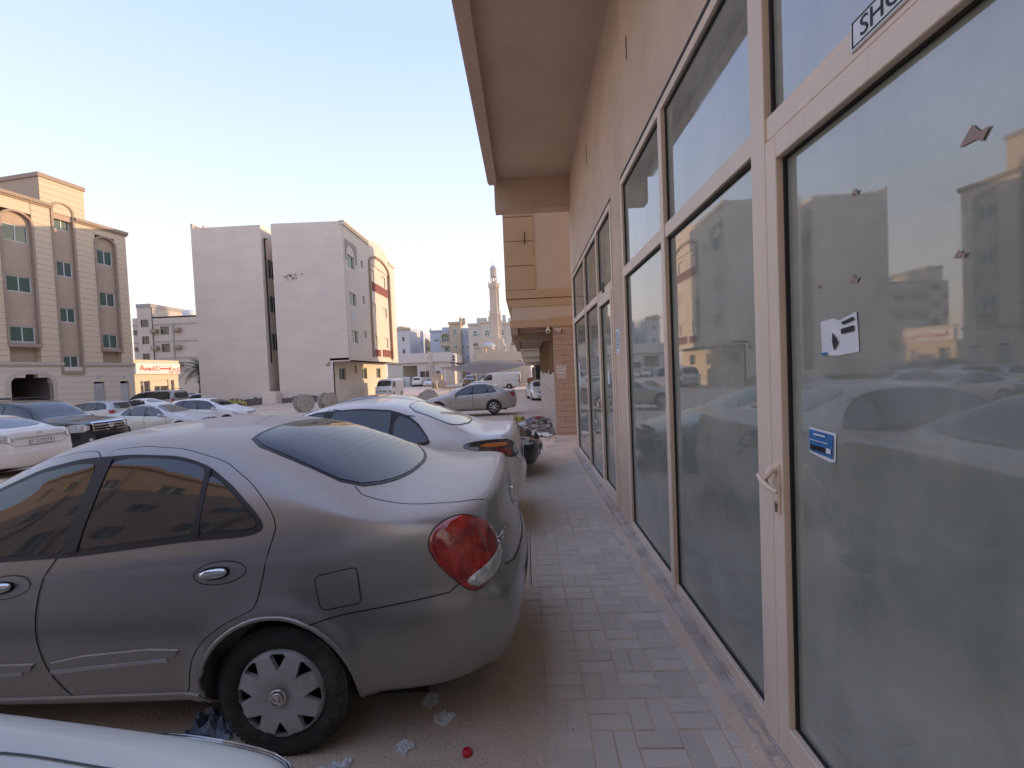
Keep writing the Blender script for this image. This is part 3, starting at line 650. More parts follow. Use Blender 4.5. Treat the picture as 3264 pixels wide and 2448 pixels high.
def car(kind, P_, opts):
    """one vehicle of a kind at the origin, tail towards +X"""
    sp = SPEC[kind]; root = thing(opts.get('name', 'parked_car'), (0, 0, 0))
    st = stations(sp['xs'], sp['top'], sp['belt'], sp['hw'], sp['rw'], sp['zb'], 0, 0, 0)
    (rx, rwf), rr = sp['rear']; wl = lerpl(sp['hw'], rx); hw_roof = lerpl(sp['rw'], rx)
    tallr = rr[-1][1] > 1.2
    def ring(dx, f):
        out = []
        ys = [0, .6, .93, 1.0, 1.0, .98, None, None, None, 0]
        xz = [rr[0], rr[0], rr[1], rr[2], rr[3], rr[4], rr[5], rr[6], (rr[7][0]-.003, rr[7][1]-.006), rr[7]]
        for j in range(10):
            x, z = xz[j]
            if j <= 5: y = wl*ys[j]*f
            elif tallr: y = [hw_roof+.06, hw_roof, hw_roof*.5, 0][j-6]*(1 if f > .9 else .93)
            else: y = [wl*.92, wl*.82, wl*.42, 0][j-6]*f
            out.append((x+dx, y, z))
        return out
    st.append(ring(-.09, .985)); st.append(ring(0, .86))
    st[0] = [(x, y*.88, z) for x, y, z in st[0]]
    lvl = opts.get('level', 2)
    me = cage_mesh(st, {3: .12, 4: .10, 5: .07, 6: .05}, {3: .07, 4: .06, 5: .05, 6: .045}, lvl)
    R_, wt, rim, wk = sp['wheel']
    for v in me.vertices:
        x, y, z = v.co; s = 1 if y > 0 else -1
        if abs(y) > .6 and z > .2:
            for ax in (0, sp['ax']): v.co.y += s*.022*math.exp(-((math.hypot(x-ax, z-R_)-(R_+.06))/.045)**2)
        if x > .4 and z < .62 and not tallr: v.co.x += .015*smooth01(x, .4, .9)
    global AL_SHELL
    sh = AL_SHELL = Shell(me)
    bme = cut_wells(me, (0, sp['ax']), R_+.045, abs(sp['track'])+.01, R_)
    bme.polygons.foreach_set('use_smooth', [True]*len(bme.polygons)); bm = bmesh.new(); bm.from_mesh(bme)
    for e in bm.edges:
        if len(e.link_faces) == 2 and e.calc_face_angle(0) > .6: e.smooth = False
    bm.to_mesh(bme); bm.free(); bme.materials.clear(); bme.materials.append(P_); bme.materials.append(M_WELL)
    obj('body', bme, None, root)
    GL = opts.get('glass', M_TINT); fs = .05 if lvl > 2 else .11
    xf, xrf, xrr, xr, drop = sp['win']; bl = lambda x: lerpl(sp['belt'], x); tp = lambda x: lerpl(sp['top'], x)
    rail = lambda x: tp(x)-drop
    topl = [(xrf+(xrr-xrf)*k/6, rail(xrf+(xrr-xrf)*k/6)) for k in range(7)]
    def clipx(poly, a, b):
        out = []
        for i in range(len(poly)):
            p, q = poly[i], poly[(i+1) % len(poly)]
            for (X0, keep) in ((a, 1), (b, -1)): pass
            out.append(p)
        def cl(pl, X0, sg):
            r = []
            for i in range(len(pl)):
                p, q = pl[i], pl[(i+1) % len(pl)]
                ip, iq = (p[0]-X0)*sg >= 0, (q[0]-X0)*sg >= 0
                if ip: r.append(p)
                if ip != iq: t = (X0-p[0])/(q[0]-p[0]); r.append((X0, p[1]+(q[1]-p[1])*t))
            return r
        return cl(cl(out, a, 1), b, -1)
    band = [(xf, bl(xf)+.03), (xrf-.25*(xrf-xf), rail(xrf)-.07)]+topl+[((xrr+xr)/2+.03, (rail(xrr)+bl(xr))/2+.08), (xr, bl(xr)+.07), (xr-.05, bl(xr)+.03)]+[((xf+xr)/2, bl((xf+xr)/2)+.03)]
    bigger = [(x+(.025 if x > (xf+xr)/2 else -.025), z+(.02 if z > 1.15*sp['tall'] else -.02)) for x, z in band]
    cuts = [xf-.1]+list(sp['pil'])+([sp['quarter']] if sp['quarter'] else [])+[xr+.1]
    for sd in (-1, 1):
        D = lambda nm, poly, off, m, par, **k: sh.drape(nm, poly, 'side', off, m, par, sd=sd, **k)
        D('window_trim', smoothpoly(bigger, 1), .004, opts.get('trim', M_TRIM), root, step=fs)
        for a, b in zip(cuts, cuts[1:]):
            c = clipx(band, a+.022, b-.022)
            if len(c) > 2: D('side_window', smoothpoly(c, 1), .008, GL, root, step=fs)
        dx = sp['door']
        for a, b in zip(dx, dx[1:]):
            rear = b == dx[-1]
            poly = [(a+.02, .28), (a, .55), (a+.01, bl(a)), (a+.03, rail(a+.03)+.035 if rail(a) > bl(a)+.1 else bl(a)+.01), (b, rail(b)+.035), (b, bl(b)), (b-(.06 if rear else 0), R_+.40), (b-(.20 if rear else 0), .60), (b-(.30 if rear else 0), .28)]
            poly = [(x, max(z, sp['zb'][1][1]+.08)) for x, z in poly]
            sh.strip('door_gap', poly, 'side', .010, .0015, M_TRIM, root, sd=sd, closed=True, step=.05)
            hx = b-.18; hz = bl(b)-.11
            D('door_handle', smoothpoly([(hx-.09, hz-.015), (hx-.09, hz+.015), (hx+.07, hz+.02), (hx+.07, hz-.01)], 1), .028, opts.get('handle', P_), root, step=.04, rim=.02)
        if opts.get('mould'): D('side_moulding', [(sp['ax']+.5, .46), (sp['ax']+.5, .49), (-.45, .53), (-.45, .50)], .014, M_CHROME, root, step=.08, rim=.01)
        if kind == 'van': sh.strip('slide_rail', [(-.5, 1.02), (1.0, 1.02)], 'side', .03, .004, M_TRIM, root, sd=sd, step=.2)
        if kind == 'van':
            for a, b in ((-1.85, -.75), (-.6, .95)): sh.strip('panel_recess', smoothpoly([(a, 1.2), (a, 1.72), (b, 1.72), (b, 1.2)], 1), 'side', .014, .002, M_COVER, root, sd=sd, closed=True, step=.1)
        def lat(x, y): return .70711*(x+y) if x < 0 else .70711*(x-y)
        (x1, y1), (x2, y2), z1, z2 = sp['tl']; a, b = lat(x1, y1), lat(x2, y2); m_ = (a+b)/2
        tlp = opts.get('tl') or [(a, z2-.02), (a+.02, z2+.02), (b, z2), (b, z1+.06), (m_, z1), (a+.05, z1+.05)]
        t_ = sh.drape('tail_light', smoothpoly(tlp, 1), 'diag', .006, opts.get('tlm', M_RED), root, step=.04, sd=sd, c=(1, -1), rim=.006)
        if lvl > 2: sh.strip('lamp_gasket', smoothpoly(tlp, 1), 'diag', .010, .004, M_TRIM, root, sd=sd, c=(1, -1), closed=True, step=.03)
        (x1, y1), (x2, y2), z1, z2 = sp['hl']; a, b = lat(x1, y1), lat(x2, y2)
        h_ = sh.drape('headlight', smoothpoly([(a, z2), (a-.02, z1+.07), ((a+b)/2, z1), (b, z1+.02), (b, z2-.10), ((a+b)/2, z2-.05)] if kind != 'suv' else [(a, z2), (a, z1), (b, z1), (b, z2)], 1), 'diag', .006, opts.get('hlm', M_LENS), root, step=.05, sd=sd, c=(-1, -1), rim=.006)
        if kind == 'suv' and h_: sh.drape('indicator', [(a, z2-.05), (a, z1+.07), (a-.07, z1+.07), (a-.07, z2-.05)], 'diag', .009, M_AMBER, h_, step=.05, sd=sd, c=(-1, -1))
        mirror(root, xf+.18, sd*(abs(lerpl(sp['hw'], xf))-.03), bl(xf)+.07, P_, sd)
        if not opts.get('far'):
            sh.drape('fog_lamp', [(sp['hl'][1][1]*.95+.06*math.cos(k*.785), .42*sp['tall']+.05*math.sin(k*.785)) for k in range(8)] if sd > 0 else [(-sp['hl'][1][1]*.95+.06*math.cos(k*.785), .42*sp['tall']+.05*math.sin(k*.785)) for k in range(8)], 'front', .004, M_DLENS if kind != 'suv' else M_LENS, root, step=.05)
    x0, x1, w0, w1 = sp['ws']
    sh.drape('windshield', smoothpoly([(x0+.05, -w0), (x0, 0), (x0+.05, w0), ((x0+x1)/2, (w0+w1)/2+.01), (x1-.02, w1), (x1, 0), (x1-.02, -w1), ((x0+x1)/2, -(w0+w1)/2-.01)], 1), 'top', .005, opts.get('wsm', GL), root, step=fs, rim=.003)
    if not opts.get('far'):
        for s in (-.05, .45): MB().tube([(x0+.06, s, tp(x0)+.03), (x0+.26, s-.42, tp(x0+.26)-.005)], .008, 5).build('wiper', M_TRIM, root)
    rg = sp['rg']; rm = opts.get('rgm', GL)
    if rg[0] == 'top':
        _, x0, x1, w0, w1 = rg
        rp = smoothpoly([(x0, -w0), (x0-.04, 0), (x0, w0), ((x0+x1)/2, (w0+w1)/2+.01), (x1-.12, w1), (x1, 0), (x1-.12, -w1), ((x0+x1)/2, -(w0+w1)/2-.01)], 1)
        r_ = sh.drape('rear_window', rp, 'top', .006, rm, root, step=fs, rim=.003)
        if lvl > 2: sh.strip('window_seal', rp, 'top', .022, .005, M_TRIM, root, closed=True, step=.04)
        if lvl > 2: [sh.strip('boot_seam', smoothpoly([(.36, s_*.60), (.42, s_*.685), (.7, s_*.69), (.92, s_*.66)], 3, False), 'top', .0045, .0015, M_TRIM, root) for s_ in (-1, 1)]
    else:
        _, z0, z1, w0, w1 = rg
        sh.drape('rear_window', smoothpoly([(-w0, z0), (-w1-.03, z1-.02), (-w1+.04, z1), (w1-.04, z1), (w1+.03, z1-.02), (w0, z0)], 1), 'rear', .006, rm, root, step=fs, rim=.003)
        sh.strip('tailgate_seam', [(-w0-.08, z0+.3), (-w0-.06, .70), (w0+.06, .70), (w0+.08, z0+.3)], 'rear', .012, .002, M_TRIM, root, step=.08)
    if kind == 'suv':
        g = [(-.56, .80), (-.58, 1.07), (.58, 1.07), (.56, .80)]; gr = sh.drape('grille', g, 'front', .012, M_WELL, root, step=.12, rim=.01)
        for z in (.83, .92, 1.0, 1.07): sh.strip('grille_bar', [(-.56, z), (.56, z)], 'front', .035, .03, opts.get('grille', M_CHROME), gr, step=.12)
        for y in (-.56, .56): sh.strip('grille_bar', [(y, .81), (y, 1.08)], 'front', .04, .032, opts.get('grille', M_CHROME), gr, step=.06)
        if opts.get('oval'): h = sh.hit((-6, 0, .945), (1, 0, 0)); MB().lathe([(0, .0), (.075, 0), (.09, -.012), (.075, -.02), (0, -.02)], 20, axis='x').build('oval_badge', M_CHROME, gr, (h[0].x-.03, 0, .955))
        sh.drape('lower_grille', [(-.5, .52), (-.5, .68), (.5, .68), (.5, .52)], 'front', .006, M_WELL, root, step=.12)
        for s in (-1, 1): MB().tube([(-1.3, s*.62, 1.97), (.7, s*.62, 1.985)], .02, 6).build('roof_rail', M_TRIM, root)
    else:
        zc = .66 if kind != 'van' else .80
        g = [(-.36, zc-.05), (-.40, zc+.04), (0, zc+.055), (.40, zc+.04), (.36, zc-.05)]; gr = sh.drape('grille', g, 'front', .008, M_WELL, root, step=.12, rim=.006)
        if gr: sh.strip('grille_bar', [(-.38, zc), (.38, zc)], 'front', .022, .014, M_CHROME, gr, step=.12); h = sh.hit((-6, 0, zc), (1, 0, 0)); MB().lathe([(.0, 0), (.05, 0), (.05, -.01), (0, -.012)], 16, axis='x').build('badge', M_CHROME, gr, (h[0].x-.015, 0, zc))
        sh.drape('air_intake', smoothpoly([(-.42, .32), (-.38, .42), (.38, .42), (.42, .32)], 1), 'front', .005, M_WELL, root, step=.12)
        sh.strip('bonnet_gap', [(sp['xf']+.35, -.60), (sp['xf']+.12, -.45), (sp['xf']+.07, 0), (sp['xf']+.12, .45), (sp['xf']+.35, .60)], 'top', .010, .0015, M_TRIM, root)
    pl = opts.get('plates', 'EU')
    h = sh.hit((-6, 0, .46*sp['tall']), (1, 0, 0))
    if pl == 'small': plate(root, [('D', 0, .035, .05), ('83567', 0, -.03, .06)], h[0].x-.02, -.32, .40*sp['tall'], .32, .17, -1)
    else: plate(root, [] if opts.get('far') else [('F 30412', 0, 0, .085)], h[0].x-.015, 0, .46*sp['tall'], .50, .11, -1)
    zr = opts.get('rplate_z', .80 if not tallr else .66); h = sh.hit((4, 0, zr), (-1, 0, 0))
    plate(root, opts.get('rtext', [] if opts.get('far') else [('J', -.2, 0, .07), ('56238', .05, 0, .085)]), h[0].x+.01, 0, zr, .52, .11, 1)
    if opts.get('bar'): sh.strip('chrome_bar', [(-.42, .92), (0, .935), (.42, .92)], 'rear', .03, .012, M_CHROME, root, step=.06)
    if opts.get('rbadge'): h = sh.hit((4, 0, 1.0), (-1, 0, 0)); MB().lathe([(.05, 0), (.05, .01), (.036, .01), (.036, 0)], 20, axis='x').build('badge', M_CHROME, root, (h[0].x, 0, .995))
    if not tallr and lvl > 2: sh.strip('boot_gap', [(-.66, .84), (-.5, .74), (0, .72), (.5, .74), (.66, .84)], 'rear', .008, .0015, M_TRIM, root)
    add_wheels(root, (0, sp['ax']), sp['track'], R_, wt, rim, opts.get('wheelkind', wk))
    MB().box(sp['ax']-.3, .6, -.6, .6, .16, .3).build('underbody', M_WELL, root)
    return root
def put(root, x, y, yaw, label, cat, group, z=None):
    root.location = (x, y, gz(x, y) if z is None else z); root.rotation_euler = (0, 0, RAD(yaw))
    root['label'] = label; root['category'] = cat
    if group: root['group'] = group
    return root
def cars():
    PW = paint('white car paint', (.74, .715, .68), 0, .3, .35, (.58, .51, .43)); PS = paint('silver car paint', (.42, .42, .42), .5, .35, .45, (.46, .41, .35))
    PB = paint('black car paint', (.010, .011, .014), .1, .28, .12, (.36, .31, .26), .6); PC = paint('champagne silver car paint', (.40, .37, .345), .5, .36, .45, (.46, .40, .33))
    PG = paint('slate blue car paint', (.10, .13, .17), .4, .3, .4); PN = paint('dark grey car paint', (.05, .052, .06), .4, .3, .55)
    grp = 'cars parked nose to tail against the pavement'; lot = 'cars parked in the sandy lot'; far = 'vehicles by the low garage building'
    a, b = .70711*(.62-.84), .70711*(1.0-.52)
    al = car('saloon', PW, dict(level=3, tlm=M_DLENS, tl=[(-.27, .975), (-.22, 1.02), (.0, 1.035), (.20, 1.02), (.345, .90), (.33, .845), (.13, .845), (-.18, .95)], plates='EU', rbadge=1, rgm=M_CLEAR, glass=glass('blue tinted car glass', (.02, .035, .05), .03, .10)))
    sh_al = al
    put(al, -1.12, 5.22, 0, 'white saloon parked between the grey metallic saloon and the black car', 'car', grp, -.06)
    for sd in (-1, 1):
        for nm, poly, m in (('amber_lamp', [(-.13, .972), (-.12, .998), (.0, 1.008), (.13, 1.0), (.13, .965)], M_AMBER), ('red_lamp', [(-.06, .925), (-.04, .95), (.15, .945), (.17, .87), (.11, .865)], M_RED), ('round_lamp', [(.245+.055*math.cos(k*.7), .915+.052*math.sin(k*.7)) for k in range(9)], M_LENS)):
            AL_SHELL.drape(nm, smoothpoly(poly, 1), 'diag', .012, m, al, step=.03, sd=sd, c=(1, -1), rim=.004)
    nearc = put(copy_tree(al, None, {PW: paint('pale green white car paint', (.62, .65, .58), 0, .35, .35, (.52, .48, .42))}), -1.31, .0, 0, 'pale greenish white car of which only the rounded tail corner shows at bottom left', 'car', grp, -.04)
    for ch in list(children(nearc)):
        if ch.name.startswith(('amber', 'red_lamp')): CH[nearc.name].remove(ch); bpy.data.objects.remove(ch)
        elif ch.name.startswith('tail_light'): ch.material_slots[0].link = 'OBJECT'; ch.material_slots[0].material = M_LENS
    bk = car('saloon', PB, dict(level=3, wsm=M_CLEAR, hlm=M_LENS)); put(bk, -3.32, 7.75, 180, 'black saloon parked with its nose towards the shopfront pavement', 'car', grp)
    ev = car('saloon', PC, dict(mould=1, handle=PC)); put(ev, -1.52, 21.25, 2, 'champagne silver saloon with dark windows standing alone near the rubble heap', 'car', lot, -.30)
    PL = paint('pale silver car paint', (.50, .49, .47), .4, .36, .45, (.46, .41, .35))
    def cp(src, remap, *a, **k): return put(copy_tree(src, None, remap), *a, **k)
    lan = car('saloon', PL, dict(plates='EU', glass=glass('grey green car glass', (.05, .06, .055), .04, .2), handle=PL, mould=0)); put(lan, -18.1, 20.0, 180, 'pale silver saloon facing right in front of the black off-roader', 'car', lot)
    suv = car('suv', PB, dict(plates='small', oval=1)); put(suv, -18.15, 14.5, 180, 'large black off-roader with a chrome barred grille', 'off-roader', lot, -.55)
    ht = car('hatch', PW, dict()); put(ht, -18.25, 23.3, 180, 'white hatchback facing right, its nose over the open sand', 'car', lot)
    cp(ht, {PW: PS}, -24.8, 25.6, 2, 'silver hatchback seen from behind, just past the black off-roader', 'car', lot)
    wl = cp(al, {}, -12.85, 10.35, -3, 'white saloon with plate 21519 at the left edge of the photo', 'car', lot)
    for ch in children(wl):
        if ch.name.startswith('tail_light'): ch.material_slots[0].link = 'OBJECT'; ch.material_slots[0].material = M_LENS
    for ch in list(children(wl)):
        if ch.name.startswith('licence_plate') and ch.location.x > 0:
            for g in list(children(ch)):
                if g.name.startswith('lettering'): CH[ch.name].remove(g); bpy.data.objects.remove(g)
            text('lettering', '21519', .10, M_INK, ch, (.09, 0, .005), (0, 0, 0), ext=.001); text('lettering', 'O', .09, M_INK, ch, (-.21, 0, .005), (0, 0, 0), ext=.001)
            MB().box(-.13, -.05, .008, .016, .003, .006).box(-.13, -.05, -.012, -.006, .003, .006).build('lettering', M_INK, ch)
    h_ = MB().box(0, .012, -.55, .55, .905, .93).build('chrome_bar', M_CHROME, wl, (1.045, 0, .0))
    rear = car('saloon', PW, dict(level=1, far=1)); put(rear, -26.0, 29.9, 0, 'white saloon between the silver hatchback and the silver off-roader', 'car', lot)
    s2 = car('suv', paint('warm silver car paint', (.36, .34, .33), .4, .38, .5), dict(level=2, far=1, grille=M_COVER)); put(s2, -28.0, 33.6, 0, 'silver off-roader seen from behind among the white saloons', 'off-roader', lot)
    cp(rear, {}, -28.2, 38.6, 0, 'white saloon immediately behind the silver off-roader', 'car', lot)
    cp(rear, {}, -31.3, 42.2, 180, 'white saloon half hidden by the left corner of the bare walled block', 'car', lot)
    cp(rear, {PW: PN}, -37.6, 40.8, 180, 'dark grey saloon in front of the air conditioning shop', 'car', lot)
    cp(rear, {}, -35.4, 45.5, 0, 'white saloon parked right under the air conditioning shop sign', 'car', lot)
    cp(rear, {PW: PS}, -33.0, 47.2, 180, 'silver saloon between the air conditioning shop and the palm', 'car', lot)
    cp(s2, {s2_paint(s2): PW}, -37.0, 53.5, 180, 'white off-roader parked below the palm tree', 'off-roader', lot)
    vn = car('van', PW, dict(name='parked_van', far=0)); put(vn, -13.75, 45.5, 90, 'white van facing the camera beside the cream facade', 'van', lot, -.58)
    cp(vn, {}, -1.75, 51.0, -6, 'long white panel van beside the shade canopy', 'van', lot, -.45)
    cp(ht, {PW: PG}, -24.6, 86.5, 80, 'slate blue car parked by the garage doorway', 'car', far)
    cp(s2, {s2_paint(s2): PW}, -20.9, 84.5, -78, 'white off-roader seen from behind by the garage', 'off-roader', far)
    cp(rear, {}, -17.9, 84.5, 85, 'white saloon parked beside the concrete block hut', 'car', far)
    cp(al, {}, .98, 35.6, 97, 'white saloon facing the camera beside the marble clad corner', 'car', lot, -.66)
    cp(rear, {}, 1.6, 46, 95, 'white saloon farther back behind the one by the marble corner', 'car', lot)
    cp(s2, {s2_paint(s2): PW}, -9.6, 78, 88, 'white truck-nosed off-roader under the left end of the canopy', 'off-roader', far)
    cp(s2, {s2_paint(s2): PC}, -6.6, 77, 92, 'beige off-roader under the middle of the canopy', 'off-roader', far)
    cp(rear, {PW: paint('maroon car paint', (.14, .015, .02), .3, .3, .4)}, 1.4, 66, 185, 'maroon car in the shade behind the canopy post', 'car', far)
    cp(rear, {}, -3.6, 41.0, 10, 'small white car in front of the long white panel van', 'car', lot, -.62)
def s2_paint(o):
    for ch in children(o):
        if ch.name.startswith('body'): return ch.material_slots[0].material
# ---------------------------------------------------------------- ground and pavement
from mathutils import noise as MN
def nz(x, y, s=1., o=0.): return MN.noise(Vector((x*s+o, y*s+o*.7, o)))
def pav_z(y): return -.012-.0115*max(0, y-1.5)
def sand_cover(x, y):
    """height of the drifted sand relative to the paver tops"""
    e = -.13+.10*nz(x, y, 1.3, 5)+.05*nz(x, y, 5, 9)
    c = -.0055+.019*smooth01(-x, -e-.22, -e+.12)
    c += .016*smooth01(x, .86+.05*nz(x, y, 3, 2)+.03*nz(x, y, 9, 4), .97)
    c += .0045*nz(x, y, 3.1, 3)+.002*nz(x, y, 17, 1)
    if y > 7.9: c += .03*smooth01(y, 7.9, 9.0)
    return c
def ground_z(x, y):
    near = gz(x, y)+.012*nz(x, y, 1.1, 4)+.004*nz(x, y, 6, 8)+.0022*nz(x, y, 24, 3)
    if y > 12 or y < -10 or x < -.9:
        k = smooth01(x, -1.4, -.9) if x < -.9 and -10 <= y <= 12 else 0
    else: k = 1
    if y > 9.5: k *= 1-smooth01(y, 9.5, 12)
    far = near+(.05*nz(x, y, .35, 7) if y > 9 or x < -5 else 0)
    if k <= 0: return far
    return (1-k)*(gz(x, y)+.008*nz(x, y, 2, 4))+k*(pav_z(y)+sand_cover(x, y))
def ground():
    m = mat('sandy ground', (.62, .48, .365), .95, spec=.2, var=.16, scale=1.3, bump=.5, bscale=55, stain=((.38, .30, .235), 2.2, .54, .45), fine=.14)
    def line(segs):
        out = []
        for a, b, s in segs:
            n = max(1, round((b-a)/s)); out += [a+(b-a)*i/n for i in range(n)]
        return out+[segs[-1][1]]
    X = line([(-900, -100, 100), (-100, -40, 3), (-40, -6, .8), (-6, -2, .2), (-2, 1.3, .04), (1.3, 6, .6), (6, 30, 4), (30, 900, 120)])
    Y = line([(-300, -20, 40), (-20, 0, 1.0), (0, .6, .1), (.6, 6, .045), (6, 10, .08), (10, 24, .4), (24, 60, 1.0), (60, 120, 4), (120, 1500, 120)])
    vs = [(x, y, ground_z(x, y)) for y in Y for x in X]; nx = len(X)
    fs = [(j*nx+i, j*nx+i+1, (j+1)*nx+i+1, (j+1)*nx+i) for j in range(len(Y)-1) for i in range(nx-1)]
    tag(obj('ground', mesh('ground', vs, fs, True), m), kind='structure')
def pavement():
    m = mat('grey blue paver', (.585, .53, .465), .85, spec=.3, var=.11, scale=6, bump=.35, bscale=90, stain=((.58, .47, .375), 3.0, .48, .7), fine=.10)
    nt = m.node_tree; p = nt.nodes['Principled BSDF']; lk = p.inputs['Base Color'].links[0].from_socket
    oi = N(nt, 'ShaderNodeObjectInfo'); r = N(nt, 'ShaderNodeMapRange'); r.inputs[3].default_value = .87; r.inputs[4].default_value = 1.10; nt.links.new(oi.outputs['Random'], r.inputs[0])
    ml = N(nt, 'ShaderNodeVectorMath', operation='SCALE'); nt.links.new(lk, ml.inputs[0]); nt.links.new(r.outputs[0], ml.inputs['Scale'])
    # dust film that grows towards the road edge (world position, a real layer of sand)
    g = N(nt, 'ShaderNodeNewGeometry'); sx = N(nt, 'ShaderNodeSeparateXYZ'); nt.links.new(g.outputs['Position'], sx.inputs[0])
    nn = N(nt, 'ShaderNodeTexNoise', Scale=2.6, Detail=9., Roughness=.65); nt.links.new(g.outputs['Position'], nn.inputs['Vector'])
    a = N(nt, 'ShaderNodeMath', operation='MULTIPLY_ADD'); nt.links.new(nn.outputs[0], a.inputs[0]); a.inputs[1].default_value = -1.5; nt.links.new(sx.outputs[0], a.inputs[2])
    r2 = N(nt, 'ShaderNodeMapRange'); r2.inputs[1].default_value = .0; r2.inputs[2].default_value = -.9; r2.inputs[3].default_value = .10; r2.inputs[4].default_value = .92; nt.links.new(a.outputs[0], r2.inputs[0])
    mx = N(nt, 'ShaderNodeMix', data_type='RGBA'); mx.inputs['B'].default_value = (.58, .48, .39, 1); nt.links.new(r2.outputs[0], mx.inputs['Factor']); nt.links.new(ml.outputs[0], mx.inputs['A'])
    nt.links.new(mx.outputs['Result'], p.inputs['Base Color'])
    bed = MB(); ys = [-3, 1.5, 9.3]
    bed.box(-.45, 1.02, -3, 9.3, -.35, -.20)
    root = tag(bed.build('pavement', mat('sandy ground', (0, 0, 0)), None), kind='structure')
    base = []
    for t in range(5):
        mb = MB().box(-.0975, .0975, -.0475, .0475, -.06, 0, .005); me = mb.me('paver')
        rnd = random.Random(t)
        for v in me.vertices: v.co.x += rnd.uniform(-.002, .002); v.co.y += rnd.uniform(-.002, .002)
        me.materials.append(m); base.append(me)
    cells = []
    y = .5
    j = 0
    while y < 9.2:
        for i in range(7):
            x = -.36+i*.2+.1
            if x > .99: continue
            for k in (-1, 1):
                if (i+j) % 2: cells.append((x, y+.05*k, 0))
                else: cells.append((x+.05*k, y, 1))
        y += .2; j += 1
    def vis(c): return c[1] > .75
    cells = sorted(cells, key=lambda c: (not vis(c), c[1]))
    rest = MB()
    for q, (x, y, r) in enumerate(cells):
        zz = pav_z(y)+random.uniform(-.0025, .0025); rz = random.gauss(0, .012)+(math.pi/2 if r else 0); rx = random.gauss(0, .006)
        if q < 300:
            o = obj('paver', random.choice(base), None, root, (x, y, zz), (rx, random.gauss(0, .006), rz))
        else:
            w, d = (.0475, .0975) if r else (.0975, .0475)
            rest.box(x-w, x+w, y-d, y+d, zz-.05, zz, .004)
    rest.build('paver_field', m, root, fix=False)['kind'] = 'stuff'
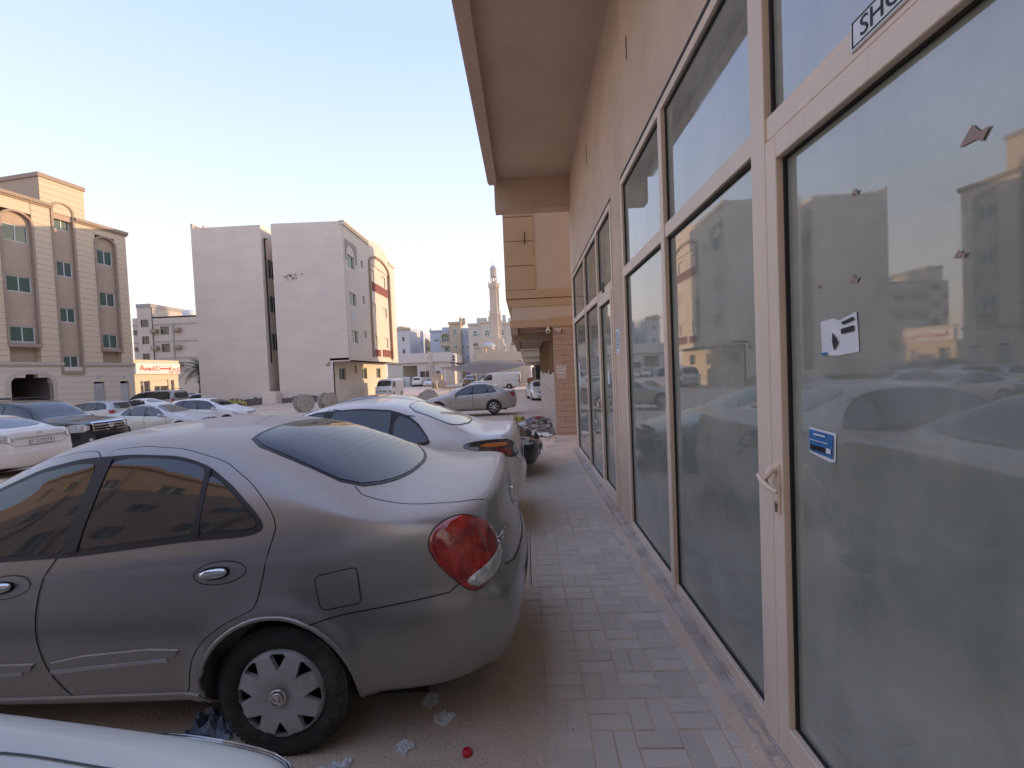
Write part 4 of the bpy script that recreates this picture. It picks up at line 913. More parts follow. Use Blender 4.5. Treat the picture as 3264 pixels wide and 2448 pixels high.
# ---------------------------------------------------------------- the shop building on the right
def shop():
    M_W = mat('tan render', (.68, .51, .375), .92, spec=.25, var=.10, scale=1.6, bump=.55, bscale=70, fine=.05, stain=((.52, .42, .35), 1.5, .55, .35))
    M_SO = mat('soffit render', (.62, .47, .35), .93, spec=.2, var=.09, scale=1.2, bump=.4, bscale=70, fine=.05)
    M_AL = mat('beige aluminium', (.78, .62, .475), .45, spec=.4, var=.06, scale=5, stain=((.55, .45, .37), 5, .55, .5), stretch=(1, 1, .35), bump=.05)
    M_GA = mat('dark gasket and reveal shadow', (.02, .019, .018), .7); M_CO = mat('concrete lip', (.50, .43, .375), .9, var=.2, scale=7, bump=.6, bscale=40, stain=((.28, .235, .20), 4, .5, .6), fine=.08)
    # window glass: a film behind it, dust streaks on it
    g = bpy.data.materials.new('filmed shop glass'); g.use_nodes = True; nt = g.node_tree; p = nt.nodes['Principled BSDF']
    p.inputs['Roughness'].default_value = .015; p.inputs['IOR'].default_value = 2.3; p.inputs['Specular IOR Level'].default_value = .5
    tc = N(nt, 'ShaderNodeTexCoord'); mp = N(nt, 'ShaderNodeMapping'); mp.inputs['Scale'].default_value = (1, 1.2, 1.0); nt.links.new(tc.outputs['Object'], mp.inputs[0])
    n1 = N(nt, 'ShaderNodeTexNoise', Scale=2.2, Detail=10., Roughness=.62, Distortion=.5); nt.links.new(mp.outputs[0], n1.inputs['Vector'])
    cr = N(nt, 'ShaderNodeValToRGB'); e = cr.color_ramp.elements; e[0].position = .32; e[0].color = (.215, .23, .185, 1); e[1].position = .72; e[1].color = (.34, .345, .285, 1)
    nt.links.new(n1.outputs[0], cr.inputs[0]); nt.links.new(cr.outputs[0], p.inputs['Base Color'])
    n2 = N(nt, 'ShaderNodeTexNoise', Scale=1.3, Detail=2.); nt.links.new(tc.outputs['Object'], n2.inputs['Vector'])
    b = N(nt, 'ShaderNodeBump', Strength=.05, Distance=.01); nt.links.new(n2.outputs[0], b.inputs['Height']); nt.links.new(b.outputs[0], p.inputs['Normal'])
    rr = N(nt, 'ShaderNodeMapRange'); rr.inputs[1].default_value = .4; rr.inputs[2].default_value = .75; rr.inputs[3].default_value = .01; rr.inputs[4].default_value = .09; nt.links.new(n1.outputs[0], rr.inputs[0]); nt.links.new(rr.outputs[0], p.inputs['Roughness'])
    root = thing('shop_building', (1.04, 0, 0), 0, 'tan rendered shop building on the right with filmed glass shopfronts under a deep soffit', 'building')
    # local x: into the building. wall with two openings
    wall = MB(); Z1 = 3.52
    for y0, y1, z0, z1 in ((-9, -2.2, -.1, 17.3), (-2.2, 4.5, Z1, 5.5), (4.5, 5.02, -.1, 5.5), (5.02, 8.92, Z1, 5.5), (8.92, 9.2, -.1, 5.5)): wall.box(0, .30, y0, y1, z0, z1)
    wall.box(.3, 12, -9, 9.2, 5.2, 5.5); wall.box(.3, 12, 9.0, 9.2, -.1, 5.5)
    w = wall.build('wall', M_W, root)
    up = MB().box(-1.50, 12, -9, 9.2, 5.62, 17.3).build('upper_floors', M_W, root)
    MB().box(-1.50, 0, -9, 9.2, 5.5, 5.617).build('soffit', M_SO, root)
    MB().box(-1.50, 0, 8.90, 9.2, 4.9, 5.498).build('end_beam', M_SO, root)
    for k, (a, b_) in enumerate(((-9, -1.5), (-1.5, 1.2), (1.2, 3.9), (3.9, 6.4), (6.4, 8.85))):
        f = MB().box(-1.62, -1.502, a+.01, b_-.01, 5.40, 5.66).box(-1.60, -1.44, a+.004, b_-.004, 5.37, 5.402)
        f.build('fascia_trim', M_SO, root)
    for y, z, h in ((1.85, 5.0, .38), (3.15, 4.95, .0), (4.1, 4.55, .20), (6.6, 4.8, .30), (3.2, 4.3, .10)):
        if h: MB().box(-.004, .01, y-.012, y+.012, z-h/2, z+h/2, .001).build('drip_slot', M_GA, root)
    # concrete lip
    MB().box(-.085, .02, -2.2, 9.2, -.2, -.006, .004).build('concrete_lip', M_CO, root)
    MB().box(-.028, .10, -2.2, 9.2, -.2, .012, .003).build('door_sill', M_CO, root)
    def frame(name, y0, y1, z0, z1, x0=-.012, x1=.09, par=None, m=M_AL): return MB().box(x0, x1, y0, y1, z0, z1, .003).build(name, m, par or root)
    def pane(y0, y1, z0, z1, par=None, x=.022):
        o = MB().box(x, x+.01, y0, y1, z0, z1).build('glass_pane', g, par or root)
        gk = MB()
        for a in ((y0, y1, z0, z0+.012), (y0, y1, z1-.016, z1), (y0, y0+.014, z0, z1), (y1-.014, y1, z0, z1)): gk.box(x-.012, x-.001, *a)
        gk.build('gasket', M_GA, o); return o
    def front(ya, yb, muls, zt0=2.56, zt1=2.655, door=None):
        B = .055
        # outer frame
        frame('frame_post', ya, ya+B, .012, Z1); frame('frame_post', yb-B, yb, .012, Z1)
        frame('frame_head', ya+B, yb-B, Z1-.06, Z1)
        # dark strip coloured as the shadow of the reveal, no real part
        frame('reveal_shadow_strip', ya-.0, yb, Z1-.0, Z1+.05, -.004, .0295, None, M_GA)
        cuts = [ya+B]+sum([[a, b_] for a, b_ in muls], [])+[yb-B]
        for a, b_ in muls: frame('mullion', a, b_, .012, Z1-.06, -.02, .09)
        for k in range(0, len(cuts), 2):
            a, b_ = cuts[k], cuts[k+1]; isd = door and a >= door[0]-.01 and b_ <= door[1]+.01
            frame('transom', a, b_, zt0, zt1)
            pane(a, b_, zt1, Z1-.06)
            if isd:
                d = bpy.data.objects.new('door', None); link(d, root); CH.setdefault(root.name, []).append(d); s = .078
                frame('door_stile', a+.006, a+s, .02, zt0-.008, -.022, .07, d); frame('door_stile', b_-s, b_-.006, .02, zt0-.008, -.022, .07, d)
                frame('door_rail', a+s, b_-s, zt0-.10, zt0-.008, -.022, .07, d); frame('door_rail', a+s, b_-s, .02, .16, -.022, .07, d)
                frame('door_gap', a, b_, .012, zt0, .071, .075, d, M_GA)
                o = MB().box(.020, .03, a+s, b_-s, .16, zt0-.10).build('glass_pane', g, d)
                gk = MB()
                for a_ in ((a+s, b_-s, .16, .166), (a+s, b_-s, zt0-.108, zt0-.10), (a+s, a+s+.006, .16, zt0-.10), (b_-s-.009, b_-s, .16, zt0-.10)): gk.box(.006, .0195, *a_)
                gk.build('gasket', M_GA, d)
                hy = b_-.045; hz = 1.17
                MB().box(-.030, -.022, hy-.017, hy+.017, hz-.13, hz+.075, .003).build('handle_plate', M_AL, d)
                hd = MB().tube([(-.028, hy, hz+.055), (-.048, hy, hz+.052), (-.064, hy, hz+.030), (-.072, hy, hz+.0)], [.016, .016, .014, .012], 10).tube([(-.074, hy+.055, hz+.020), (-.079, hy+.02, hz+.004), (-.078, hy-.03, hz-.012), (-.070, hy-.075, hz-.022)], [.008, .011, .011, .008], 10)
                hd.build('door_handle', M_AL, d)
                MB().lathe([(0, -.034), (.011, -.034), (.013, -.03), (.013, -.024)], 14, c=(0, hy, hz-.09), axis='x').box(-.036, -.024, hy-.005, hy+.005, hz-.122, hz-.09).build('lock_cylinder', mat('worn steel', (.3, .28, .26), .4, metal=.8, var=.2, scale=30), d)
            else:
                frame('frame_sill', a, b_, .012, .085); pane(a, b_, .085, zt0)
    front(-2.2, 4.5, [(-.4, -.34), (.62, .71), (1.86, 1.97), (3.16, 3.235)], door=(.71, 1.86))
    front(5.02, 8.92, [(5.96, 6.02), (7.18, 7.24)], door=(5.0, 5.97))
    # sign plate SHOP over the near door
    pl = MB().box(-.020, -.012, .55, 1.385, 2.580, 2.668, .003).build('shop_number_plate', M_PLATE, root)
    bd = MB()
    for a in ((.56, 1.375, 2.588, 2.592), (.56, 1.375, 2.659, 2.663), (1.371, 1.375, 2.588, 2.663)): bd.box(-.0215, -.019, *a)
    bd.build('plate_border', M_INK, pl); text('lettering', 'SHOP', .076, M_INK, pl, (-.021, 1.345, 2.624), (RAD(90), 0, RAD(-90)), 'LEFT', ext=.001)
    MB().box(-.020, -.012, 5.50, 5.66, 2.60, 2.72, .002).build('shop_number_plate', M_INK, root)
    # papers stuck on the glass and frame
    M_PA = mat('white paper', (.74, .73, .72), .8, var=.08, scale=12, bump=.3, bscale=20)
    def sheet(name, pts, x, m, parent=None, th=.0008):
        V, T = tri2d(pts, .03); vs = [(x-.004*abs(nz(a, b_, 9, 3))-.001, a, b_) for a, b_ in V]; me = mesh(name, vs, [t for t in T], True); return obj(name, me, m, parent)
    NY = lambda y: 1.595+(y-1.678)*.79; NZ = lambda z: 1.675+(z-1.71)*.50; nn_ = lambda pts: [(NY(a_), NZ(b_)) for a_, b_ in pts]
    q = sheet('torn_notice', nn_([(1.678, 1.955), (1.60, 1.965), (1.565, 1.945), (1.465, 1.985), (1.455, 1.73), (1.57, 1.71), (1.675, 1.715)]), 1.04+.019, M_PA)
    tag(q, 'torn white paper notice stuck on the near door glass', 'notice', 'papers stuck on the shopfront glass')
    M_BL = mat('blue print', (.035, .16, .38), .6, var=.1)
    for a in ([(1.545, 1.93), (1.475, 1.955), (1.472, 1.935), (1.54, 1.912)], [(1.55, 1.885), (1.475, 1.90), (1.475, 1.865), (1.548, 1.852)], [(1.60, 1.87), (1.583, 1.84), (1.565, 1.80), (1.59, 1.745), (1.60, 1.80)]):
        sheet('printed_mark', nn_(a), 1.04+.0145, M_INK, q)
    sheet('printed_mark', nn_([(1.672, 1.735), (1.635, 1.738), (1.635, 1.718), (1.672, 1.718)]), 1.04+.0145, M_BL, q)
    q = sheet('flyer', [(1.672, 1.414), (1.53, 1.408), (1.535, 1.308), (1.56, 1.302), (1.672, 1.318)], 1.04+.019, M_PA)
    tag(q, 'blue and white printed flyer stuck by the door handle', 'flyer', 'papers stuck on the shopfront glass')
    sheet('printed_mark', [(1.665, 1.407), (1.54, 1.401), (1.544, 1.317), (1.664, 1.327)], 1.04+.0145, M_BL, q)
    for k in range(4): sheet('printed_mark', [(1.655-.028*k, 1.352), (1.632-.028*k, 1.351), (1.632-.028*k, 1.333), (1.655-.028*k, 1.334)], 1.04+.0105, M_INK if k != 3 else M_PA, q)
    sheet('printed_mark', [(1.635, 1.396), (1.575, 1.394), (1.575, 1.388), (1.635, 1.390)], 1.04+.0105, M_PA, q); sheet('printed_mark', [(1.655, 1.372), (1.56, 1.369), (1.56, 1.366), (1.655, 1.369)], 1.04+.0105, M_PA, q)
    q = sheet('leaflet', [(4.95, 2.08), (4.78, 2.08), (4.78, 1.80), (4.95, 1.81)], 1.04-.001, M_PA); tag(q, 'small white leaflet pasted on the pillar between the two shopfronts', 'notice', 'papers stuck on the shopfront glass')
    for k in range(6): sheet('printed_mark', [(4.93, 2.04-.032*k), (4.81, 2.04-.032*k), (4.81, 2.03-.032*k), (4.93, 2.03-.032*k)], 1.04-.0055, M_BL, q)
    sc_ = mat('torn tape', (.35, .25, .2), .7)
    for y, z, l in ((1.42, 2.18, .022), (1.43, 1.91, .03), (1.60, 1.92, .014), (1.05, 2.16, .045), (1.09, 1.90, .022)):
        q = sheet('tape_scrap', [(y+l, z-l*.1), (y+l*.3, z+l*.75), (y-.1*l, z+l*.2), (y-l*.6, z+l*.25), (y-l*.2, z-l*.35), (y+l*.1, z-.1*l)], 1.04+.018, sc_ if l < .05 else M_TRIM); 
        tag(q, {1.42: 'brown scrap of tape high on the near door glass', 1.43: 'curled brown tape scrap above the torn notice', 1.60: 'tiny tape scrap left above the torn notice', 1.05: 'dark torn film hole near the top of the near door glass', 1.09: 'brown tape scrap farthest right on the near door glass'}[y], 'tape scrap', 'scraps of tape on the near door glass')
    q = sheet('paper_strip', [(8.55, 1.75), (8.40, 1.8), (8.42, 1.55), (8.35, 1.35), (8.5, 1.22), (8.56, 1.45)], 1.04+.02, M_PA); tag(q, 'long torn white strip on the far end of the far shopfront glass', 'notice', 'papers stuck on the shopfront glass')
    q = sheet('paper_slip', [(5.62, 1.62), (5.50, 1.62), (5.50, 1.45), (5.62, 1.45)], 1.04+.018, M_PA); tag(q, 'small paper slip on the far shop door above its handle', 'notice', 'papers stuck on the shopfront glass')
# ---------------------------------------------------------------- far buildings
M_FR = mat('white window frame', (.62, .61, .58), .5, var=.05); M_GG = glass('green tinted window glass', (.035, .085, .058), .04, .14); M_GD = glass('dark window glass', (.03, .032, .034), .06, .15)
def facade(root, name, m, x0, x1, z0, z1, holes, d=.22, y=0, m_in=None):
    """wall plane at local y, openings cut with reveals of depth d; outward is -y"""
    xs = sorted({x0, x1, *[h[0] for h in holes], *[h[1] for h in holes]}); zs = sorted({z0, z1, *[h[2] for h in holes], *[h[3] for h in holes]})
    mb = MB()
    def inh(a, b, c, e): return any(h[0]-1e-6 <= a and b <= h[1]+1e-6 and h[2]-1e-6 <= c and e <= h[3]+1e-6 for h in holes)
    for c, e in zip(zs, zs[1:]):
        run = None
        for a, b in list(zip(xs, xs[1:]))+[(None, None)]:
            if a is not None and not inh(a, b, c, e): run = (run[0] if run else a, b)
            elif run: mb.add([(run[0], y, c), (run[1], y, c), (run[1], y, e), (run[0], y, e)], [(0, 1, 2, 3)]); run = None
    for a, b, c, e in holes:
        mb.add([(a, y, c), (b, y, c), (b, y, e), (a, y, e), (a, y+d, c), (b, y+d, c), (b, y+d, e), (a, y+d, e)], [(1, 0, 4, 5), (2, 1, 5, 6), (3, 2, 6, 7), (0, 3, 7, 4)])
    return mb.build(name, m, root, fix=False)
WC = {}
def window(root, x0, x1, z0, z1, y=.14, n=2, mf=None, mg=None, t=.07, arch=0, sill=None):
    mf = mf or M_FR; mg = mg or M_GG; w, h = x1-x0, z1-z0; key = (round(w, 2), round(h, 2), n, t, arch, mf.name, mg.name)
    if key not in WC:
        mb = MB(); pans = []
        mb.box(0, w, 0, .06, 0, t).box(0, w, 0, .06, h-t, h).box(0, t, 0, .06, t, h-t).box(w-t, w, 0, .06, t, h-t)
        for k in range(1, n): c = w*k/n; mb.box(c-t*.45, c+t*.45, .001, .059, t, h-t)
        for k in range(n): a, b = w*k/n+t*.6, w*(k+1)/n-t*.6; p = MB().box(a, b, .03, .04, t, h-t); pm = p.me('pane'); pm.materials.append(mg); pans.append(pm)
        if arch:
            r = w/2; mb.prism([(r+r*math.cos(math.pi*k/10), h+.002+arch*math.sin(math.pi*k/10)) for k in range(11)]+[(r+(r-t)*math.cos(math.pi*k/10), h+.002+(arch-t)*math.sin(math.pi*k/10)) for k in range(10, -1, -1)], 0, .06)
            q = MB().prism([(r+(r-t)*math.cos(math.pi*k/10), h+.002+(arch-t)*math.sin(math.pi*k/10)) for k in range(11)], .03, .04); pm = q.me('pane'); pm.materials.append(mg); pans.append(pm)
        fm = mb.me('window'); fm.materials.append(mf); WC[key] = (fm, pans)
    fm, pans = WC[key]; o = obj('window', fm, None, root, (x0, y, z0))
    for pm in pans: obj('pane', pm, None, o)
    return o
def arch_band(x0, x1, z0, zs, rise, t, out, depth, n=16):
    """U-turned trim: two legs and an arch; returns a mesh builder"""
    cx, r = (x0+x1)/2, (x1-x0)/2; mb = MB()
    inn = [(x0, z0)]+[(cx-r*math.cos(math.pi*k/n), zs+rise*math.sin(math.pi*k/n)) for k in range(n+1)]+[(x1, z0)]
    r2 = r+t; ou = [(x0-t, z0)]+[(cx-r2*math.cos(math.pi*k/n), zs+(rise+t)*math.sin(math.pi*k/n)) for k in range(n+1)]+[(x1+t, z0)]
    for i in range(len(inn)-1): mb.prism([inn[i], inn[i+1], ou[i+1], ou[i]], out, depth)
    return mb
def left_building():
    M_P = mat('sand coloured panel', (.68, .53, .365), .9, var=.07, scale=1.2, bump=.3, bscale=30, fine=.04); M_B = mat('brown bay render', (.48, .36, .255), .92, var=.07, scale=1.5, bump=.3, bscale=40)
    M_T = mat('brown trim', (.37, .28, .21), .9, var=.06); M_G = mat('pale stone cladding', (.70, .59, .46), .9, var=.09, scale=1.0, bump=.2, bscale=20); M_CN = mat('pale cornice', (.56, .47, .38), .9, var=.06); M_SH = mat('grey white louvre', (.50, .50, .48), .6, var=.06)
    r = thing('apartment_building', (-32.76, 36, 0), RAD(81), 'sand coloured apartment building at the left edge with arched window bays and grooved panels', 'building')
    bays = [(-2.28, -.92, 13.05, 4.66), (-4.98, -3.78, 14.75, 2.9), (-7.86, -6.30, 13.15, 4.78), (-12.6, -11.0, 13.15, 4.78)]
    # body
    MB().box(-16, 0, .45, 14, 3.34, 14.1).box(-16, -8.1, .61, 14, -1.2, 3.335).box(-5.6, 0, .61, 14, -1.2, 3.335).box(-8.09, -5.61, 6.2, 14, -1.2, 3.335).build('wall', M_B, r)
    MB().box(-16, -5.0, .46, 13.9, 14.1, 14.6).build('parapet', M_B, r)
    # panels between the bays: one object each
    strips = [(-.90, 0), (-3.72, -2.32), (-6.24, -5.04), (-10.9, -7.92), (-16, -12.7)]
    pm = MB().box(0, 1, 0, .5, 0, 1).me('panel'); pm.materials.append(M_P)
    h = .405
    for a, b in strips:
        z = 3.66; top = 14.18 if a > -5 else 14.68
        while z < top-.05:
            zt = min(z+h-.018, top); o = obj('panel', pm, None, r, (a, random.uniform(-.004, .004), z)); o.scale = (b-a, 1, zt-z); z += h
    # panels over the bays, narrow
    for (x0, x1, zs, zb) in bays:
        if x0 < -3 and x1 > -4: continue
        top = 14.18 if x0 > -5 else 14.68; rise = (x1-x0)/2*.75; z = zs+rise+.14
        o = obj('panel', pm, None, r, (x0-.02, 0, z)); o.scale = (x1-x0+.04, 1, top-z)
    for (x0, x1, zs, zb), wz in zip(bays, ([(11.46, 12.63), (8.15, 9.3), (4.80, 5.94)], [(13.36, 14.5), (9.97, 11.1), (6.6, 7.7), (3.04, 4.15)], [(11.8, 12.95), (8.4, 9.5), (5.0, 6.09)], [(11.8, 12.95), (8.4, 9.5), (5.0, 6.09)])):
        rise = (x1-x0)/2*.8
        hs = [(x0+.10, x1-.08, a, b) for a, b in wz]
        facade(r, 'bay_wall', M_B, x0, x1, zb+.12, zs, hs, .16, .17)
        MB().prism([(x0, zs), (x1, zs)]+[((x0+x1)/2+(x1-x0)/2*math.cos(math.pi*k/12), zs+rise*math.sin(math.pi*k/12)) for k in range(1, 12)], .17, .6).build('arch_infill', M_B, r)
        arch_band(x0, x1, zb, zs, rise, .13, -.07, .3).box(x0-.12, x1+.12, -.11, .3, zb-.12, zb+.12).build('bay_trim', M_T, r)
        for a, b in wz: window(r, x0+.10, x1-.08, a, b, .22, 2, M_FR, M_GG)
    # cornices
    for a, b, z in ((-3.66, .12, 14.18), (-16, -5.02, 14.68)):
        MB().box(a, b, -.20, .5, z+.12, z+.34).box(a, b, -.10, .5, z, z+.118).build('cornice', M_T, r)
    t = MB().box(-5.67, -2.87, .06, 8, 14.1, 16.75).build('roof_tower', M_B, r)
    pz = 14.5
    while pz < 16.7: o = obj('panel', pm, None, r, (-5.66, .0, pz)); o.scale = (2.78, .1, min(.387, 16.74-pz)); pz += .405
    MB().box(-5.75, -2.79, -.08, 8.1, 16.76, 17.05).build('tower_cornice', M_T, r)
    # ground floor: stone courses and the garage arch
    gm = MB().box(0, 1, 0, .5, 0, 1).me('stone_course'); gm.materials.append(M_G)
    ax0, ax1, az, ar = -8.0, -5.7, 2.2, .62; doors = [(-3.09, -2.33, 2.05), (-1.16, -.49, 2.0)]
    MB().box(-16, -8.1, .5, .6, -1.2, 3.335).box(-5.6, 0, .5, .6, -1.2, 3.335).box(-8.1, -5.6, .5, .6, 2.9, 3.335).build('wall', M_WELL, r)
    z = -1.2
    while z < 3.30:
        zt = min(z+.42, 3.33); segs = [(-16, 0)]
        cut = []
        if zt > -1.2 and z < az+ar:
            hw_ = 1.15*math.sqrt(max(0, 1-max(0, ((z+zt)/2-az)/ar)**2)) if (z+zt)/2 > az else 1.15
            if hw_ > .1: cut.append(((ax0+ax1)/2-hw_, (ax0+ax1)/2+hw_))
        for a, b, hz in doors:
            if z < hz-.1: cut.append((a, b))
        for ca, cb in sorted(cut):
            a, b = segs.pop(); segs += [(a, ca), (cb, b)]
        for a, b in segs: o = obj('stone_course', gm, None, r, (a, random.uniform(0, .006), z)); o.scale = (b-a, .8, zt-z-.012)
        z += .42
    arch_band(ax0, ax1, -1.2, az, ar, .26, -.03, .2).build('arch_surround', M_CN, r)
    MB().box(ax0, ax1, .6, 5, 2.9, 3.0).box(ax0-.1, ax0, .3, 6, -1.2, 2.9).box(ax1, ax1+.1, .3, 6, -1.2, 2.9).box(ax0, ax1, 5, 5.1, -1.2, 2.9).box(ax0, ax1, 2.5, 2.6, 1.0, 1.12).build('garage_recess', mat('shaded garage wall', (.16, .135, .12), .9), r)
    for a, b, hz in doors:
        d = MB().box(a+.03, b-.03, .10, .16, -1.0, hz-.03).build('louvre_door', M_SH, r); sl_ = MB()
        if a < -2:
            for k in range(22): sl_.box(a+.07, b-.07, .07, .098, -.9+k*.13, -.82+k*.13)
            sl_.build('louvre', M_SH, d)['kind'] = 'stuff'
        MB().box(a+.2, b-.25, -.02, .08, hz+.35, hz+.62).build('vent_grille', M_SH, r)
    for a, b in ((-16, -4.98), (-3.74, .06)): MB().box(a, b, -.12, .5, 3.46, 3.64).box(a, b, -.05, .5, 3.335, 3.457).build('string_course', M_CN, r)
def bare_block():
    M_C = mat('bare cement render', (.76, .645, .535), .95, var=.07, scale=.35, bump=.5, bscale=14, stretch=(1, 1, 2.2), stain=((.68, .575, .475), .5, .5, .5), fine=.03)
    M_Y = mat('cream render', (.68, .585, .475), .92, var=.05, scale=.6, bump=.3, bscale=20); M_O = mat('ochre trim', (.36, .27, .185), .9, var=.06); M_R = mat('maroon slat', (.26, .085, .07), .8, var=.1); M_DK = mat('exposed foundation', (.16, .145, .135), .95, var=.3, scale=2, bump=1, bscale=8)
    r = thing('bare_walled_block', (-15.05, 37.5, 0), 0, 'four storey block with blank cement walls split by a dark slot', 'building')
    L = lambda X: X+15.05
    MB().box(L(-28.3), L(-22.2), 0, 15, -1.2, 15.1).build('side_wall', M_C, r)
    MB().prism([(L(-21.27), -1.2), (L(-16.5), -1.2), (L(-16.5), 3.1), (0-.02, 3.1), (0-.02, 15.06), (L(-21.27), 15.14)], .0, .24).build('side_wall', M_C, r)
    MB().box(L(-21.27), -.24, .24, 14.6, 3.2, 14.9).box(L(-21.27), L(-16.74), .24, 14.6, -1.2, 3.2).build('core_wall', M_C, r)
    MB().box(L(-22.2), L(-21.27), 4.2, 5, -1.2, 14.9).build('slot_end_wall', M_C, r)
    MB().box(L(-28.3), L(-28.1), 0, 5, 15.1, 15.5).box(L(-27.6), L(-27.45), .5, 5, 15.1, 15.48).build('parapet_stub', M_Y, r)
    # slot openings with frames
    for z0, z1 in ((10.75, 12.35), (7.75, 9.15), (4.4, 5.85)):
        o = MB().box(L(-22.195), L(-22.18), .75, 2.2, z0, z1).build('slot_window', M_WELL, r)
        MB().box(L(-22.18), L(-22.15), .75, .80, z0, z1).box(L(-22.18), L(-22.15), 1.25, 1.32, z0, z1).build('window_frame', M_FR, o)
        MB().box(L(-22.18), L(-22.165), .80, 1.25, z0, z1).build('pane', M_GG, o)
    MB().tube([(L(-22.12), .42, 14.0), (L(-22.12), .45, 3.2)], .06, 8).tube([(L(-22.12), .42, 14.0), (L(-22.12), .8, 14.1)], .06, 8).build('drain_pipe', M_TRIM, r)
    # graffiti-like blistered paint patch, a real patch of dark scuffs
    rnd = random.Random(4); g = MB()
    for k in range(46):
        x, z = L(-19.8)+rnd.gauss(0, .42), 10.62+rnd.gauss(0, .14)-(.03*k % .3); g.add([(x+rnd.uniform(-.13, .13), -.006, z+rnd.uniform(-.08, .08)) for _ in range(4)], [(0, 1, 2, 3)])
    g.build('paint_scuffs', mat('dark scuff', (.12, .12, .12), .9), r, fix=False)['kind'] = 'stuff'
    MB().prism([(L(-17.2), 2.72), (L(-16.75), 2.72), (L(-16.75), 3.2)], -.02, -.001).build('triangle_mark', M_O, r)
    rnd = random.Random(8)
    for a, b in ((-26.5, -22.3), (-21.2, -16.6)):
        mb = MB(); x = L(a)
        while x < L(b): w = rnd.uniform(.25, .6); mb.box(x, min(x+w, L(b)), -.05-rnd.uniform(0, .03), 0-.004, -1.0, .10+rnd.uniform(0, .22)); x += w
        mb.build('exposed_footing', M_DK, r)
    MB().box(L(-22.3), L(-21.1), -1.0, -.02, -1, .5, .03).box(L(-22.1), L(-21.2), -.9, -.1, .5, .75, .03).build('concrete_stub', M_C, r)
    # street facade, in its own frame
    f = bpy.data.objects.new('street_facade', None); link(f, r); CH.setdefault(r.name, []).append(f); f.rotation_euler = (0, 0, RAD(90))
    H = []
    for z0, z1 in ((11.38, 12.5), (8.05, 9.18), (4.72, 5.87)): H.append((.72, 2.3, z0, z1))
    for z0, z1 in ((12.0, 12.7), (8.6, 9.36), (5.35, 6.05)): H.append((3.95, 4.5, z0, z1))
    HB = []
    for z0, z1 in ((11.45, 12.58), (8.07, 9.15), (4.74, 5.88)): HB += [(6.9, 7.9, z0, z1), (10.05, 11.5, z0, z1)]
    facade(f, 'wall', M_Y, 0, 6.05, 3.4, 14.75, H, .2); facade(f, 'wall', M_Y, 12.62, 14.7, 3.4, 14.4, [], .2)
    facade(f, 'bay_wall', M_Y, 6.05, 12.62, 3.4, 13.02, HB, .2, .10)
    MB().prism([(6.0, 13.02), (12.64, 13.02), (12.64, 14.9), (12.3, 14.95)]+[(9.2+3.0*math.cos(math.pi*k/14), 14.95+.75*math.sin(math.pi*k/14)) for k in range(1, 14)]+[(6.1, 15.3), (6.0, 15.2)], 0, .3).build('gable', M_Y, f)
    arch_band(6.2, 12.3, 3.6, 12.95, 1.0, .25, -.16, .12).build('bay_trim', M_O, f)
    MB().box(-.05, 6.05, -.12, .3, 14.75, 15.0).box(-.05, 6.0, -.2, .3, 14.98, 15.12).build('cornice', M_Y, f); MB().box(12.64, 14.8, -.12, .3, 14.4, 14.72).build('cornice', M_Y, f)
    MB().box(0, 14.7, .01, 1.7, 3.2, 3.39).build('overhang', M_Y, f)
    for a, b, z0, z1 in H: window(f, a, b, z0, z1, .12, 2 if b-a > 1 else 1, M_FR, M_GG)
    for a, b, z0, z1 in HB: window(f, a, b, z0, z1, .22, 2, M_FR, M_GG)
    MB().prism([(.3, 11.9), (.3, 13.65), (2.9, 13.65), (2.9, 12.0), (2.55, 12.0), (2.55, 12.6)]+[(1.5+1.0*math.cos(math.pi*k/10), 12.6+.75*math.sin(math.pi*k/10)) for k in range(11)]+[(.55, 11.9)], -.05, -.001).build('window_surround', mat('grey trim', (.36, .30, .245), .9), f)
    MB().box(.9, 2.0, -.015, -.001, 6.3, 7.75).build('patched_render', mat('white patch', (.6, .57, .53), .9), f)
    for a, b, z0, z1 in ((6.35, 12.2, 10.45, 11.28), (6.35, 8.7, 3.75, 4.47), (9.4, 12.2, 3.75, 4.48)):
        z = z0
        while z < z1-.03: MB().box(a, b, .04, .098, z, z+.085, .004).build('slat', M_R, f); z += .10
    gf = bpy.data.objects.new('ground_floor', None); link(gf, r); CH.setdefault(r.name, []).append(gf); gf.rotation_euler = (0, 0, RAD(90)); gf.location = (L(-16.5), 0, 0)
    HG = [(1.2, 2.7, 1.45, 2.6), (4.8, 5.3, 2.05, 2.87), (6.7, 8.1, 1.43, 2.63), (11.0, 12.4, 1.45, 2.63)]
    facade(gf, 'wall', M_Y, 0, 14.6, -1.2, 3.2, HG, .2)
    for a, b, z0, z1 in HG: window(gf, a, b, z0, z1, .12, 2 if b-a > 1 else 1)
def plain_block(name, label, x0, x1, y0, y1, z1, m, parts, cat='building', z0=-1.2, group=None):
    r = thing(name, (x0, y0, 0), 0, label, cat, group)
    parts(r, x1-x0, y1-y0); return r
